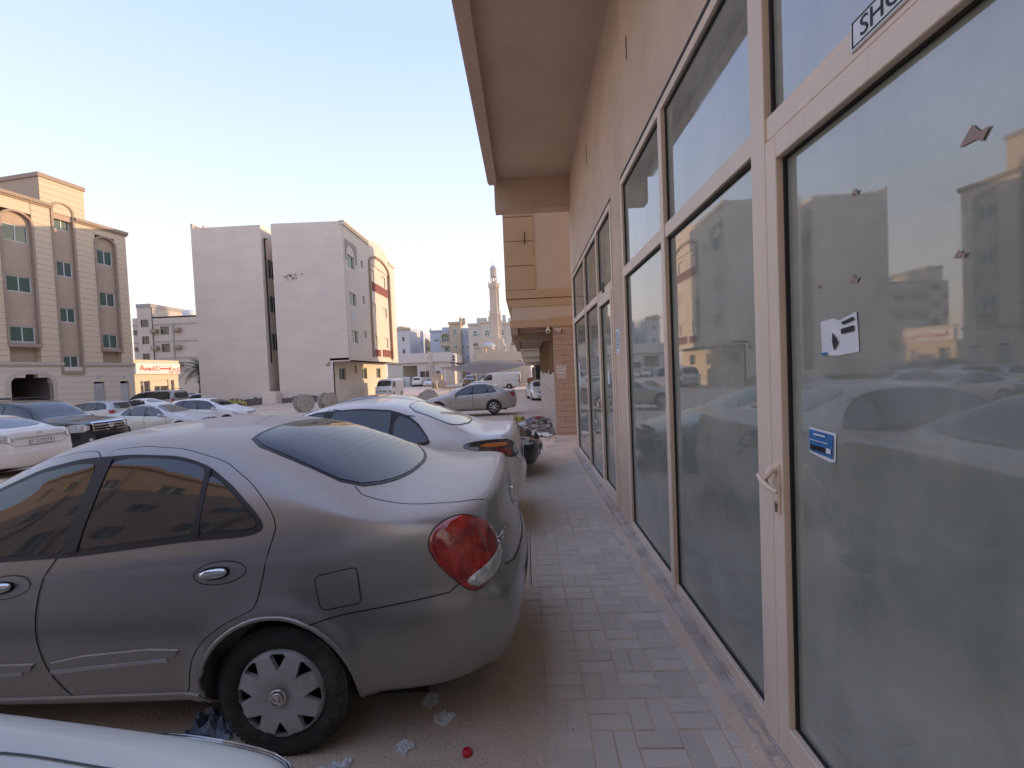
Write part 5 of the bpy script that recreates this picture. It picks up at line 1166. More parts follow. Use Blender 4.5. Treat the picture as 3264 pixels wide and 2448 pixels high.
def far_buildings():
    M_V = mat('villa render', (.50, .43, .355), .9, var=.06, scale=.6); M_VB = mat('grey band', (.34, .31, .29), .9, var=.06); M_BR = glass('brown window glass', (.05, .035, .03), .1, .15); M_BF = mat('brown window frame', (.09, .06, .05), .6)
    M_AC = mat('rusty air conditioner', (.30, .23, .16), .8, var=.25, scale=6); M_SN = mat('white sign face', (.70, .64, .60), .5, var=.04); M_RD = mat('red lettering paint', (.55, .03, .02), .6); M_SHP = mat('shop render', (.62, .50, .36), .9, var=.05)
    # villa with window air conditioners
    r = thing('apartment_building', (-60.1, 66, 0), 0, 'beige apartment building with grey bands and boxy air conditioners behind the air conditioning shop', 'building'); L = lambda X: X+60.1
    W1 = [(L(-58.55), L(-57.3), 10.7, 11.85), (L(-58.5), L(-57.35), 8.1, 9.3), (L(-58.55), L(-57.4), 5.45, 6.65)]
    W2 = [(L(-55.65), L(-54.3), 9.45, 10.7), (L(-55.6), L(-54.3), 6.75, 8.05), (L(-55.6), L(-54.3), 4.2, 5.42)]
    W0 = [(L(-59.95), L(-59.5), 9.65, 10.3), (L(-59.95), L(-59.5), 7.1, 7.7)]
    facade(r, 'wall', M_V, 0, L(-59.05), -1.2, 12.17, W0, .2, .3); facade(r, 'stair_wall', M_V, L(-59.05), L(-56.8), -1.2, 14.0, W1, .2, 0); facade(r, 'wall', M_V, L(-56.8), L(-42), -1.2, 12.2, W2, .2, .15)
    MB().box(L(-56.82), L(-42), .15, .4, 12.0, 12.24).box(0, L(-42), .5, 12, -1.2, 12.0).box(L(-59.03), L(-56.82), .25, 8, 11, 13.95).build('roof', M_V, r)
    MB().box(L(-59.1), L(-56.75), -.06, 8.1, 13.7, 14.25).build('tower_cornice', M_VB, r)
    for z in (11.02, 8.37, 5.8): MB().box(L(-56.8), L(-42), .08, .149, z-.08, z+.08).box(0, L(-59.1), .24, .299, z-.08, z+.08).build('grey_band', M_VB, r)
    MB().box(L(-53.75), L(-53.5), .07, .148, -1, 10.93).build('grey_band', M_VB, r)
    for a, b, c, d in W1+W2+W0: window(r, a, b, c, d, .25 if (a, b, c, d) in W2 else .12, 2 if b-a > 1 else 1, M_BF, M_BR, .05)
    for x, z in ((-56.35, 10.05), (-52.8, 10.1), (-56.35, 7.45), (-52.85, 7.45), (-52.8, 4.85)):
        o = MB().box(L(x)-.45, L(x)+.45, -.5, .1, z-.25, z+.25, .02).box(L(x)-.5, L(x)+.5, -.45, .1, z-.36, z-.30).build('air_conditioner', M_AC, r)
    tk = tag(MB().lathe([(0, 0), (.95, 0), (.98, .1), (.95, .9), (.55, 1.12), (.2, 1.2), (0, 1.2)], 20).build('water_tank', M_FR, None, (-52.3, 68, 12.2)), 'round white water tank on the beige apartment roof beside the bare block', 'water tank')
    # air conditioning shop: its sign looks to +X
    r = thing('corner_shop', (-44.5, 49.0, 0), RAD(90), 'low corner shop with a red lettered sign lit by the evening sun', 'shop')
    HS = [(.6, 1.9, -.9, 2.3), (2.5, 4.6, -.5, 2.35), (4.9, 5.5, -.9, 2.3)]
    facade(r, 'wall', M_SHP, -.2, 6.2, -1.2, 3.06, HS, .3); MB().box(-.2, 6.2, .32, 7, -1.2, 3.05).build('wall', M_SHP, r); MB().box(-.3, 6.3, -.1, .1, 4.31, 4.75).build('parapet', M_SHP, r)
    s = MB().box(-.25, 6.15, -.35, .0, 3.08, 4.30).build('sign_board', M_SN, r)
    text('lettering', 'A', .95, M_RD, s, (.55, -.37, 3.75), (RAD(90), 0, 0), ext=.01); text('lettering', 'AMIR', .55, M_RD, s, (1.35, -.37, 3.62), (RAD(90), 0, 0), ext=.01, sx=.8); text('lettering', 'A/C', .75, M_RD, s, (2.45, -.37, 3.68), (RAD(90), 0, 0), ext=.01, sx=.9)
    text('lettering', '\u0639\u0645\u064a\u0631', .85, M_RD, s, (5.35, -.37, 3.75), (RAD(90), 0, 0), ext=.01)
    MB().box(3.0, 4.7, -.365, -.352, 3.62, 3.80).build('sign_stripe', M_RD, s); MB().box(2.2, 5.0, -.365, -.352, 4.0, 4.06).box(3.0, 4.7, -.365, -.352, 3.50, 3.53).box(.2, 6.0, -.365, -.352, 3.2, 3.23).build('sign_line', M_VB, s)
    for a, b, c, d in HS: window(r, a, b, c, d, .2, 2, M_FR, M_GD)
    MB().box(2.5, 4.6, .1, .14, 1.6, 2.3).build('shutter', M_SHP, r)
    text('lettering', 'A/C', .42, M_FR, r, (.8, .1, 1.9), (RAD(90), 0, 0), ext=.01)
    # garage building with ladder-like pilaster (white low building)
    M_LW = mat('off white render', (.60, .55, .48), .9, var=.05, scale=.6, bump=.2, bscale=10); M_ST = mat('pale stone block', (.60, .50, .40), .9, var=.08)
    r = thing('garage_building', (-27.6, 88, 0), 0, 'low off white garage building with a block pilaster and a high parapet', 'building'); L = lambda X: X+27.6
    HG = [(L(-24.5), L(-21.6), -1.0, 3.5), (L(-21.05), L(-20.05), 1.12, 2.3), (L(-19.95), L(-19.0), 1.12, 2.3), (L(-17.8), L(-17.0), 1.7, 2.25)]
    facade(r, 'wall', M_LW, 0, L(-15.0), -1.2, 3.95, HG, .4); MB().box(0, L(-15.0), .8, 22, 3.6, 3.9).box(0, L(-15.4), 6, 7, -1.2, 3.6).box(L(-15.4), L(-15.0), .01, 22, -1.2, 3.94).build('wall', M_LW, r)
    MB().box(-.4, L(-14.9), -.45, 22, 4.1, 5.95).box(-.3, L(-15.0), -.25, 22, 3.96, 4.098).build('parapet', M_LW, r)
    for k in range(18): MB().box(L(-19.15), L(-18.25), -.52, -.44 if k > 11 else -.0, -1.0+k*.40, -.68+k*.40, .02).build('block', M_ST, r)
    for k in range(12): MB().box(L(-15.7), L(-14.93), -.06, -.002, -1.0+k*.40, -.64+k*.40, .01).build('block', M_ST, r)
    for h in HG[1:]: window(r, *h, .2, 1, M_BF, M_BR, .05)
    MB().box(L(-16.6), L(-15.8), -.03, -.001, -1, 1.9).build('door', M_FR, r)
    s = thing('vertical_sign', (-14.2, 90.5, 0), 0, 'tall white sign with dark characters on the right corner of the garage building', 'sign'); 
    MB().box(-.75, .0, 0, .25, 2.6, 5.6).build('sign_board', M_SN, s)
    for k in range(4): MB().box(-.6, -.15, -.02, -.001, 4.9-.62*k, 5.2-.62*k).build('character_mark', M_INK, s)
    MB().tube([(-.37, .12, -1.2), (-.37, .12, 2.6)], .08, 6).build('post', M_VB, s)
    # storage box and concrete hut
    tag(MB().box(-.85, .85, -.4, .4, 0, 2.0, .1).build('storage_box', M_FR, None, (-23.6, 86.6, -.75)), 'tall white box standing in the garage doorway', 'box')
    tag(MB().box(-.85, .85, -1, 1, 0, 2.05, .03).box(-.92, .92, -1.1, 1.1, 2.05, 2.18, .02).build('concrete_hut', M_ST, None, (-14.4, 72, -.6)), 'small beige concrete hut behind the stacked cable drums', 'hut')
    # apartment blocks beyond, generic by numbers
    def block(name, label, x0, y0, w, dep, z1, m, wins, mf=None, mg=None, extra=None, yaw=0, side=None):
        r = thing(name, (x0, y0, 0), RAD(yaw), label, 'building')
        facade(r, 'wall', m, 0, w, -1.5, z1, [q[:4] for q in wins], .25)
        MB().box(.01, w-.01, .3, dep, -1.5, z1-.01).build('wall', m, r)
        if side:
            for (a, c, d, e) in side: o = MB().box(w-.005, w+.03, a, a+c, d, e).build('window', mf or M_FR, r); MB().box(w+.031, w+.04, a+.12, a+c-.12, d+.12, e-.12).build('pane', mg or M_GG, o)
        for q in wins:
            window(r, q[0], q[1], q[2], q[3], .12, q[4] if len(q) > 4 else 2, mf or M_FR, mg or M_GG, .1)
        if extra: extra(r)
        return r
    M_BL = mat('pale blue render', (.44, .47, .52), .9, var=.05, scale=.4); M_TN = mat('tan render far', (.50, .39, .27), .9, var=.05, scale=.4); M_CR = mat('cream render far', (.54, .49, .42), .9, var=.05, scale=.4); M_WH = mat('white render far', (.55, .53, .50), .9, var=.04, scale=.4)
    def grid(x0, dx, nx, z0, dz, n, w, h): return [(x0+i*dx, x0+i*dx+w, z0+j*dz, z0+j*dz+h, 1) for i in range(nx) for j in range(n)]
    M_GR = glass('bright green glass', (.05, .14, .11), .08, .15)
    def ex(r):
        MB().box(-.2, 3.3, -.35, .3, 12.75, 13.1).box(2.5, 6.5, 4, 9, 12.8, 14.2).box(0, .25, 0, .25, 13.1, 13.9).build('parapet', M_BL, r)
        t = MB().box(5.3, 8.3, -1.2, 4, -1.5, 14.4).build('tan_tower', M_TN, r); MB().box(5.1, 8.5, -1.5, 4.2, 14.4, 14.95).build('tower_cornice', M_TN, r)
        for z0, a in ((11.4, .9), (7.9, 0)): window(r, 6.2, 7.3, z0, z0+.95, -1.26, 2, M_FR, M_GR, .1, a*.8)
        for z in (10.0, 6.7):
            w_ = window(r, 3.5, 5.0, z, z+.9, -.06, 2, M_FR, M_GR, .12, .9); MB().box(3.05, 5.28, -1.0, -.02, z-1.25, z-.2).build('balcony', M_TN, r)
        arch_band(3.2, 5.2, 9.0, 11.3, .7, .25, -.9, -.01).build('balcony_arch', M_TN, r)
        MB().box(8.31, 10.1, -.3, 3, -1.5, 12.6).box(8.2, 10.2, -.4, 3, 12.4, 13.3).build('stair_wing', M_BL, r)
        for x, z in ((8.5, 10.8), (8.5, 8.0), (8.5, 5.3), (9.5, 10.8), (9.5, 8.0), (9.5, 5.3)): window(r, x, x+.45, z, z+.8, -.37, 1, M_FR, M_GD, .08)
        MB().tube([(8.1, 1, 14.9), (8.1, 1, 17.0)], .08, 5).tube([(7.9, 1.5, 14.9), (7.9, 1.5, 16.2)], .3, 6).build('roof_mast', M_TN, r)
        MB().box(8.4, 9.3, .5, 1.6, 14.4, 16.0).build('roof_tank', M_TN, r)
    block('apartment_building', 'pale blue apartment building with a tan tower and green glazed balconies', -24.4, 115, 10, 14, 12.8, M_BL, [(1.2, 2.3, 10.0, 10.8), (1.2, 2.3, 6.7, 7.5), (1.2, 2.3, 3.5, 4.3)], M_FR, M_GR, ex)
    def ex2(r):
        for k, (a, b, z) in enumerate(((0, 2.9, 13.2), (2.9, 8.2, 13.6), (8.2, 10.5, 13.1))): MB().box(a-.1, b+.1-.11, -.3+.02*k, .3, z-.25, z+.15).build('cornice', M_CR, r)
        for a, b, z in ((2.0, 4.3, 14.7), (4.8, 7.5, 15.0), (8.2, 9.0, 15.2), (9.6, 11, 14.4)): MB().box(a, b, 1, 4, 13, z).build('roof_block', M_WH, r)
        for x in (2.85, 5.85, 8.6): MB().box(x-.08, x+.08, -.1, -.005, -1, 13.1).build('pilaster', M_CR, r)
        for x in (1.0, 3.9, 7.3, 10.0): window(r, x, x+1.25, 10.15, 11.0, -.07, 2, M_GR if 0 else M_FR, M_GR, .12, .65)
    block('apartment_building', 'cream apartment building with arched green windows behind the minaret', -13.05, 105, 12.8, 14, 13.3, M_CR, [(1.0, 2.25, 7.5, 8.7, 2), (1.15, 1.7, 4.8, 6.3, 1), (7.3, 8.5, 7.6, 8.4, 3), (10.0, 11.2, 7.6, 8.4, 3)], M_FR, M_GD, ex2)
    block('apartment_building', 'small tan building squeezed between the white and pale blue blocks', -30.3, 130, 3.6, 8, 11.3, M_TN, [(1.3, 2.3, 8.9, 9.8, 2)], M_FR, M_GD, lambda r: MB().prism([(.2, 11.3), (2.6, 11.3), (2.2, 11.9), (1.4, 12.4), (.6, 11.9)], -.1, .4).build('gable', M_TN, r))
    block('apartment_building', 'white block with two square windows directly right of the cream facade', -32.4, 112, 3.3, 12, 13.8, M_WH, [(1.3, 2.1, 10.3, 11.5, 1), (1.3, 2.1, 7.2, 8.4, 1)], M_FR, M_GD, lambda r: MB().box(-.2, 3.5, -.4, .2, 13.3, 13.85).box(0, 1.6, 1, 3, 13.8, 14.3).build('cornice', M_TN, r))
    block('apartment_building', 'pale grey blue block behind the white one with a pointed roof corner', -32.6, 127, 3.6, 12, 13.8, M_BL, [(.3, .55, 10.5, 12.0, 1), (2.2, 2.6, 10.0, 11.2, 1), (2.9, 3.2, 10.0, 11.2, 1), (2.2, 2.6, 6.5, 7.6, 1), (2.9, 3.2, 6.5, 7.6, 1)], M_FR, M_GD, lambda r: MB().box(-.1, 3.7, -.2, .2, 13.5, 13.95).box(.1, 1.8, .5, 3, 13.9, 14.8).prism([(2.6, 13.95), (3.7, 13.95), (3.15, 14.6)], -.1, .3).build('parapet', M_WH, r))
def mosque():
    M_M = mat('mosque render', (.56, .47, .36), .9, var=.05, scale=.5, bump=.2, bscale=12); M_MT = mat('minaret render', (.56, .46, .37), .9, var=.05, scale=.5); M_DM = mat('white dome', (.50, .47, .44), .6, var=.05)
    r = thing('mosque', (-8.85, 80, 0), 0, 'sand coloured mosque with a scalloped parapet and small white dome behind the canopy', 'mosque')
    facade(r, 'wall', M_M, 0, 10, -1.2, 4.9, [(x, x+.9, 3.15, 3.5) for x in (3.2, 4.8, 6.2, 7.4)], .3); MB().box(0, 10, .31, 8, -1.2, 4.6).build('wall', M_M, r)
    # scalloped parapet: merlons that widen upwards
    x = 1.1; k = 0
    pr = [(0, 4.9), (0, 5.3), (.3, 5.3), (.3, 5.6), (.6, 5.6), (.6, 5.95)]
    top = []
    for i in range(6):
        a = 1.0+i*1.35; top += [(a, 5.2), (a+.08, 5.55), (a-.12, 5.75), (a-.12, 6.25), (a+.62, 6.25), (a+.62, 5.75), (a+.42, 5.55), (a+.5, 5.2)]
    MB().prism([(0, 4.9), (9.2, 4.9)]+top[::-1]+[(0, 5.2)], 0, .35).build('scalloped_parapet', M_M, r)
    MB().box(-.3, 1.9, 1.0, 4, 4.6, 6.2).box(-.4, 2.4, .8, 4.2, 6.2, 6.45).build('roof_block', M_M, r)
    arch_band(1.9, 5.0, 5.0, 5.05, .45, .12, -.06, -.001).build('blind_arch', M_M, r); arch_band(6.4, 9.0, 5.0, 5.05, .45, .12, -.06, -.001).build('blind_arch', M_M, r)
    d = MB().lathe([(1.45*math.cos(a), 1.15*math.sin(a)) for a in [math.pi/2*i/8 for i in range(9)]], 24, c=(2.1, 4.6, 6.2)).build('dome', M_DM, r)
    MB().lathe([(1.52, 5.7), (1.52, 6.25), (1.45, 6.26), (0, 6.26)], 24, c=(2.1, 4.6, 0)).build('drum', M_M, r)
    rb = MB()
    for k in range(12): a0 = math.pi*2*k/12; rb.tube([(2.1+1.47*math.cos(b)*math.cos(a0), 4.6+1.47*math.cos(b)*math.sin(a0), 6.2+1.17*math.sin(b)) for b in [math.pi/2*i/6 for i in range(7)]], .035, 4)
    rb.build('dome_rib', M_DM, d)
    # minaret
    m = thing('minaret', (-5.85, 95, 0), 0, 'tall octagonal minaret with two balconies and an open lantern', 'minaret')
    def oct_(prof, nm, mt=M_MT, seg=8): return MB().lathe(prof, seg, smooth=False).build(nm, mt, m, rot=(0, 0, RAD(22.5)))
    MB().box(-1.9, 1.9, -1.9, 1.9, -1.2, 7.6).box(-1.6, 1.6, -1.6, 1.6, 7.6, 8.6).build('base', M_M, m)
    oct_([(1.25, 8.6), (1.12, 13.9)], 'lower_shaft'); oct_([(1.0, 14.7), (.92, 19.5)], 'upper_shaft')
    for k in range(8):
        a = math.pi/4*k+RAD(22.5); MB().box(-.1, .1, -.07, .07, 8.7, 13.8).build('rib', M_M, m, (1.18*math.cos(a), 1.18*math.sin(a), 0), (0, 0, a)); MB().box(-.09, .09, -.06, .06, 14.8, 19.4).build('rib', M_M, m, (.97*math.cos(a), .97*math.sin(a), 0), (0, 0, a))
    oct_([(1.1, 13.6), (1.32, 14.0), (1.35, 14.7), (1.0, 14.72)], 'lower_balcony', M_M); oct_([(.95, 19.2), (1.28, 19.7), (1.30, 20.5), (1.22, 20.5), (1.2, 19.9), (.5, 19.9)], 'upper_balcony', M_M)
    for k in range(8): a = math.pi/4*k+RAD(22.5); MB().tube([(.62*math.cos(a), .62*math.sin(a), 19.9), (.62*math.cos(a), .62*math.sin(a), 22.1)], .10, 6).build('column', M_MT, m); MB().tube([(1.25*math.cos(a), 1.25*math.sin(a), 20.5), (1.25*math.cos(a), 1.25*math.sin(a), 20.95)], .06, 5).build('finial', M_MT, m)
    oct_([(.3, 19.9), (.3, 21)], 'lantern_core'); oct_([(.5, 21.9), (.72, 22.0), (.74, 23.4), (.78, 23.5)], 'lantern_band')
    MB().lathe([(.78, 23.5), (.72, 23.8), (.5, 24.2), (.2, 24.45), (.06, 24.6), (.05, 25.0), (.12, 25.1), (.03, 25.25), (.02, 25.6), (0, 25.6)], 20).build('cap', M_DM, m)
def neighbour():
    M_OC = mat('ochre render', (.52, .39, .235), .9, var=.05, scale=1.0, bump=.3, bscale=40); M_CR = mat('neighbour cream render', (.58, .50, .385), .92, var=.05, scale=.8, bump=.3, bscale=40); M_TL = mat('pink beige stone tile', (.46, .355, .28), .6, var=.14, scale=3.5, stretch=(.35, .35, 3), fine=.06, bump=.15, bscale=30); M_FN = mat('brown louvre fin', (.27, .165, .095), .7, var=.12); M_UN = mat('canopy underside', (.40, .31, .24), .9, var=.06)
    r = thing('neighbour_building', (0, 12.5, 0), 0, 'ochre and cream building beyond the shop with brown fins under its canopy', 'building')
    # local: x world, y from 12.5
    tm = MB().box(0, 1, 0, .04, 0, 1, .006).me('tile'); tm.materials.append(M_TL)
    MB().box(.86, 3.0, .045, 11.5, -.6, 2.9).build('wall', M_CR, r)
    z = -.32; k = 0
    while z < 2.8:
        h = .157; x = .84-(.27 if k % 2 else 0)
        while x < 1.9:
            a = max(x, .84); b = min(x+.54, 1.96)
            if b > a+.02: o = obj('tile', tm, None, r, (a, random.uniform(0, .004), z)); o.scale = (b-a-.006, 1, h-.006)
            x += .54
        z += h; k += 1
    # side wall facing the lane: paler tiles low, fins above
    M_SW = mat('pale glazed tile', (.56, .46, .37), .35, var=.08, scale=4); sm = MB().box(-.03, 0, 0, 1, 0, 1, .004).me('tile'); sm.materials.append(M_SW)
    for k in range(4):
        for j in range(9): o = obj('tile', sm, None, r, (.858, .06+j*1.22, -.5+k*.5)); o.scale = (1, 1.21, .49)
    for k in range(9):
        y = .35+k*1.12; l = 1.25+.08*math.sin(k*2.3)
        MB().box(.775, .853, y, y+.09, 2.82-l, 2.84, .004).build('louvre_fin', M_FN, r)
    # canopy, bands, ochre corner
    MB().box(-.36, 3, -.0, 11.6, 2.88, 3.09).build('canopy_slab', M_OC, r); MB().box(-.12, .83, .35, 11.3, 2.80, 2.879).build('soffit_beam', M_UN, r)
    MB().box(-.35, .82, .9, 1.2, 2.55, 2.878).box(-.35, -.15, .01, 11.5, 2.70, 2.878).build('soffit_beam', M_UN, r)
    MB().box(-.30, 3, .04, 11.5, 3.092, 3.47).build('cream_band', M_CR, r)
    MB().box(-.38, 3, .02, 11.6, 3.472, 3.68).build('ochre_band', M_OC, r); MB().box(-.45, 3, 0, 11.7, 3.70, 3.93).build('ochre_band', M_OC, r)
    pm = MB().box(-.45, .385, 0, .6, 0, .665).me('ochre_panel'); pm.materials.append(M_OC)
    z = 3.945
    MB().box(-.42, 3, .055, 11.7, 3.9, 17).build('wall', M_CR, r)
    while z < 16.5: obj('ochre_panel', pm, None, r, (0, 0, z)); z += .685
    MB().tube([(.15, -.03, 5.2), (.15, -.03, 5.55)], .015, 5).build('rain_spout', M_TRIM, r)
    # cable and two cameras
    MB().tube([(1.6, -.02, 3.17), (.9, -.02, 3.17), (.84, -.02, 3.12), (.80, -.03, 3.0), (.86, -.04, 2.86), (.90, -.05, 2.80)], .010, 6).build('cable', M_CR, r)
    cm = mat('cream camera housing', (.62, .58, .50), .5)
    for x, nm, lb in ((1.0, 'bullet', 'cream bullet camera with a black lens at the tiled corner'), (.70, 'dome', 'small dome camera under the canopy left of the bullet camera')):
        c = thing('security_camera', (x, 12.38, 2.74), 0, lb, 'security camera')
        if nm == 'bullet': MB().tube([(-.10, 0, .03), (.06, 0, -.01)], .048, 12).box(-.13, .08, -.05, .05, .035, .055, .01).build('housing', cm, c); MB().tube([(.06, 0, -.01), (.10, 0, -.02)], .045, 12).build('lens', M_TRIM, c); MB().tube([(-.05, 0, .03), (-.08, .1, .08)], .018, 6).build('bracket', cm, c)
        else: MB().lathe([(0, -.07), (.04, -.06), (.065, -.02), (.07, .03), (.03, .06), (.03, .12)], 14).build('housing', cm, c); MB().lathe([(.0, 0), (.03, .0)], 10, c=(0, -.066, -.02), axis='y').build('lens', M_TRIM, c)
    # notice on the tiles
    n = tag(MB().box(.90, 1.17, -.004, -.0005, 1.52, 1.77).build('phone_notice', M_PLATE, None, (0, 12.49, 0)), 'white notice with a telephone number pasted on the tiled corner', 'notice')
    text('lettering', 'TO LET', .065, M_INK, n, (1.035, -.006, 1.725), (RAD(90), 0, 0), ext=.0008); text('lettering', '0577244010', .055, M_INK, n, (1.035, -.006, 1.60), (RAD(90), 0, 0), ext=.0008, sx=.8)
    MB().box(.91, 1.16, -.006, -.0045, 1.675, 1.683).build('printed_line', M_INK, n)
    tag(MB().prism([(.91, 1.50), (1.17, 1.50), (1.18, 1.39), (1.10, 1.375), (1.02, 1.39), (.93, 1.385)], -.004, -.0005).build('torn_poster', mat('faded paper', (.58, .54, .50), .9, var=.1, scale=20), None, (0, 12.49, 0)), 'blank torn poster under the telephone notice', 'poster')
    # farther buildings on this side of the lane
    r = thing('row_building', (0, 26, 0), 0, 'cream building farther along the lane with stepped ochre mouldings', 'building')
    MB().box(1.15, 9, 0, 28, -1.2, 17).build('wall', M_CR, r); MB().box(-.05, 1.149, 3.2, 27, 2.55, 3.0).box(-.2, 1.149, 3.0, 27.5, 3.0, 3.15).box(.1, 1.149, 3.4, 27, 2.2, 2.549).build('stepped_moulding', M_CR, r); MB().box(-.1, 1.149, 3.1, 27.2, 3.15, 17).build('upper_wall', M_CR, r)
    MB().box(.75, 1.148, 3.5, 8, 1.0, 2.0).build('wall_box', M_TRIM, r); MB().box(.65, 1.148, 12, 13, .8, 1.9).build('wall_box', M_AC2, r)
    r = thing('row_building', (3.0, 24.6, 0), 0, 'plain wall joining the ochre building and the cream row', 'building'); MB().box(0, 6, -12, 1.38, -1.0, 17).build('wall', M_CR, r)
M_AC2 = mat('rusty box', (.28, .21, .15), .8)
def behind():
    """the tan building behind the camera that the car windows mirror"""
    M_P = mat('tan facade behind', (.60, .44, .31), .92, var=.06, scale=.8); M_T = mat('brown trim', (0, 0, 0))
    r = thing('apartment_building', (-4.5, -13, 0), RAD(180), 'tan apartment building behind the camera mirrored in the car windows', 'building')
    H = [(x, x+1.5, z, z+1.2) for x in (2.5, 6.2, 10.4, 14.4, 18.6, 23, 27) for z in (1.2, 4.5, 7.8, 11.1, 14.4)]
    facade(r, 'wall', M_P, 0, 32, -1, 17.3, H, .25); MB().box(0, 32, .3, 12, -1, 17.2).box(-.2, 32.2, -.3, .3, 17.3, 17.8).build('wall', M_P, r)
    for h in H: window(r, *h, .15, 2, M_FR, M_GG, .08)
    for x in (5.6, 9.8, 17.9, 22.3): MB().box(x, x+.25, -.2, -.002, 3.6, 17.2).build('pilaster', M_T, r)
    MB().box(0, 32, -.2, -.003, 3.4, 3.6).build('string_course', M_T, r)
# ---------------------------------------------------------------- canopy, palm, drums, rubble, litter
def canopy():
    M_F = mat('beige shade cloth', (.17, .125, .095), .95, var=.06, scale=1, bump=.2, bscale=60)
    near = [(-11.6, 62, 2.45), (-9.7, 61.5, 1.95), (-6.85, 61.5, 1.52), (-4.1, 61.5, 1.62), (-1.6, 62, 2.0), (.2, 63, 2.45), (1.6, 64, 2.6)]
    mid = [(-13.0, 67, 2.7), (-10.2, 67, 2.75), (-7.4, 67, 3.05), (-4.6, 67, 3.15), (-2.0, 67, 2.9), (.0, 68, 2.85), (1.7, 69, 2.75)]
    far = [(-14.2, 76, 2.6), (-11, 76, 3.0), (-7.9, 76, 3.75), (-5.0, 76, 3.75), (-2.2, 76, 3.4), (.2, 76, 3.1), (1.8, 76, 2.85)]
    near[0] = (-12.0, 64.3, 2.42)
    r = thing('shade_canopy', (-5, 68, -.6), 0, 'sagging beige fabric canopy on thin posts in front of the mosque', 'canopy')
    vs = []; n = 4
    for a, b in ((near, mid), (mid, far)):
        for k in range(n): t = k/n; vs += [[tuple(Vector(p).lerp(Vector(q), t)) for p, q in zip(a, b)]]
    vs.append(far); rows = vs; V = [(x+5, y-68, z+.6) for row in rows for x, y, z in row]; w = 7
    F_ = [(j*w+i, j*w+i+1, (j+1)*w+i+1, (j+1)*w+i) for j in range(len(rows)-1) for i in range(w-1)]
    me = mesh('fabric', V, F_, True); o = obj('fabric', me, M_F, r); md = o.modifiers.new('sub', 'SUBSURF'); md.levels = md.render_levels = 2; md = o.modifiers.new('th', 'SOLIDIFY'); md.thickness = .02
    M_PO = mat('post paint', (.42, .36, .30), .7)
    for x, y, z in ((-12.0, 64.3, 2.42), (-9.75, 72, 3.0), (-6.85, 61.6, 1.5), (-.05, 63, 2.45), (1.7, 76, 2.8)): MB().tube([(x+5, y-68, 0), (x+5, y-68, z+.6)], .07, 8).build('post', M_PO, r)
def palm():
    M_TR = mat('palm trunk', (.16, .115, .08), .95, var=.3, scale=6, bump=1, bscale=20); M_LF = mat('palm leaflet', (.065, .085, .04), .7, var=.35, scale=3, stain=((.16, .13, .07), 2, .52, .6))
    x0, y0 = -35.7, 47.5; r = thing('date_palm', (x0, y0, -.6), 0, 'young date palm with dusty drooping fronds at the left corner of the bare block', 'palm tree')
    t = MB(); t.tube([(0, 0, 0), (.05, 0, 1.4), (0, .05, 2.8), (0, 0, 3.9)], [.32, .28, .26, .22], 12)
    rnd = random.Random(3)
    for k in range(60): a = rnd.uniform(0, 6.28); z = rnd.uniform(.2, 3.8); t.box(.26*math.cos(a)-.06, .26*math.cos(a)+.06, .26*math.sin(a)-.06, .26*math.sin(a)+.06, z, z+.12)
    t.build('trunk', M_TR, r, fix=False)
    for k in range(34):
        a = 2.4*k+rnd.uniform(-.2, .2); el = 1.35-1.5*(k/34)+rnd.uniform(-.1, .1); L_ = rnd.uniform(2.2, 3.0); mb = MB(); pts = []
        p = Vector((0, 0, 3.85)); e = el
        for s in range(12): pts.append(p.copy()); p = p+Vector((math.cos(a)*math.cos(e), math.sin(a)*math.cos(e), math.sin(e)))*(L_/12); e -= .135
        mb.tube(pts, [.03*(1-s/13) for s in range(12)], 4, caps=False)
        for s in range(1, 12):
            d = (pts[s]-pts[s-1]).normalized(); sd = d.cross(Vector((0, 0, 1))).normalized()
            for sub in (0, .5):
                for sg in (-1, 1):
                    b = pts[s-1].lerp(pts[s], sub); ll = .52*math.sin(math.pi*(s+sub)/13)+.12; tip = b+sd*sg*ll+d*ll*.6+Vector((0, 0, -.10*ll+rnd.uniform(-.05, .08)))
                    w = d*.028; mb.add([b-w, b+w, tip], [(0, 1, 2)])
        mb.build('frond', M_LF, r, fix=False)
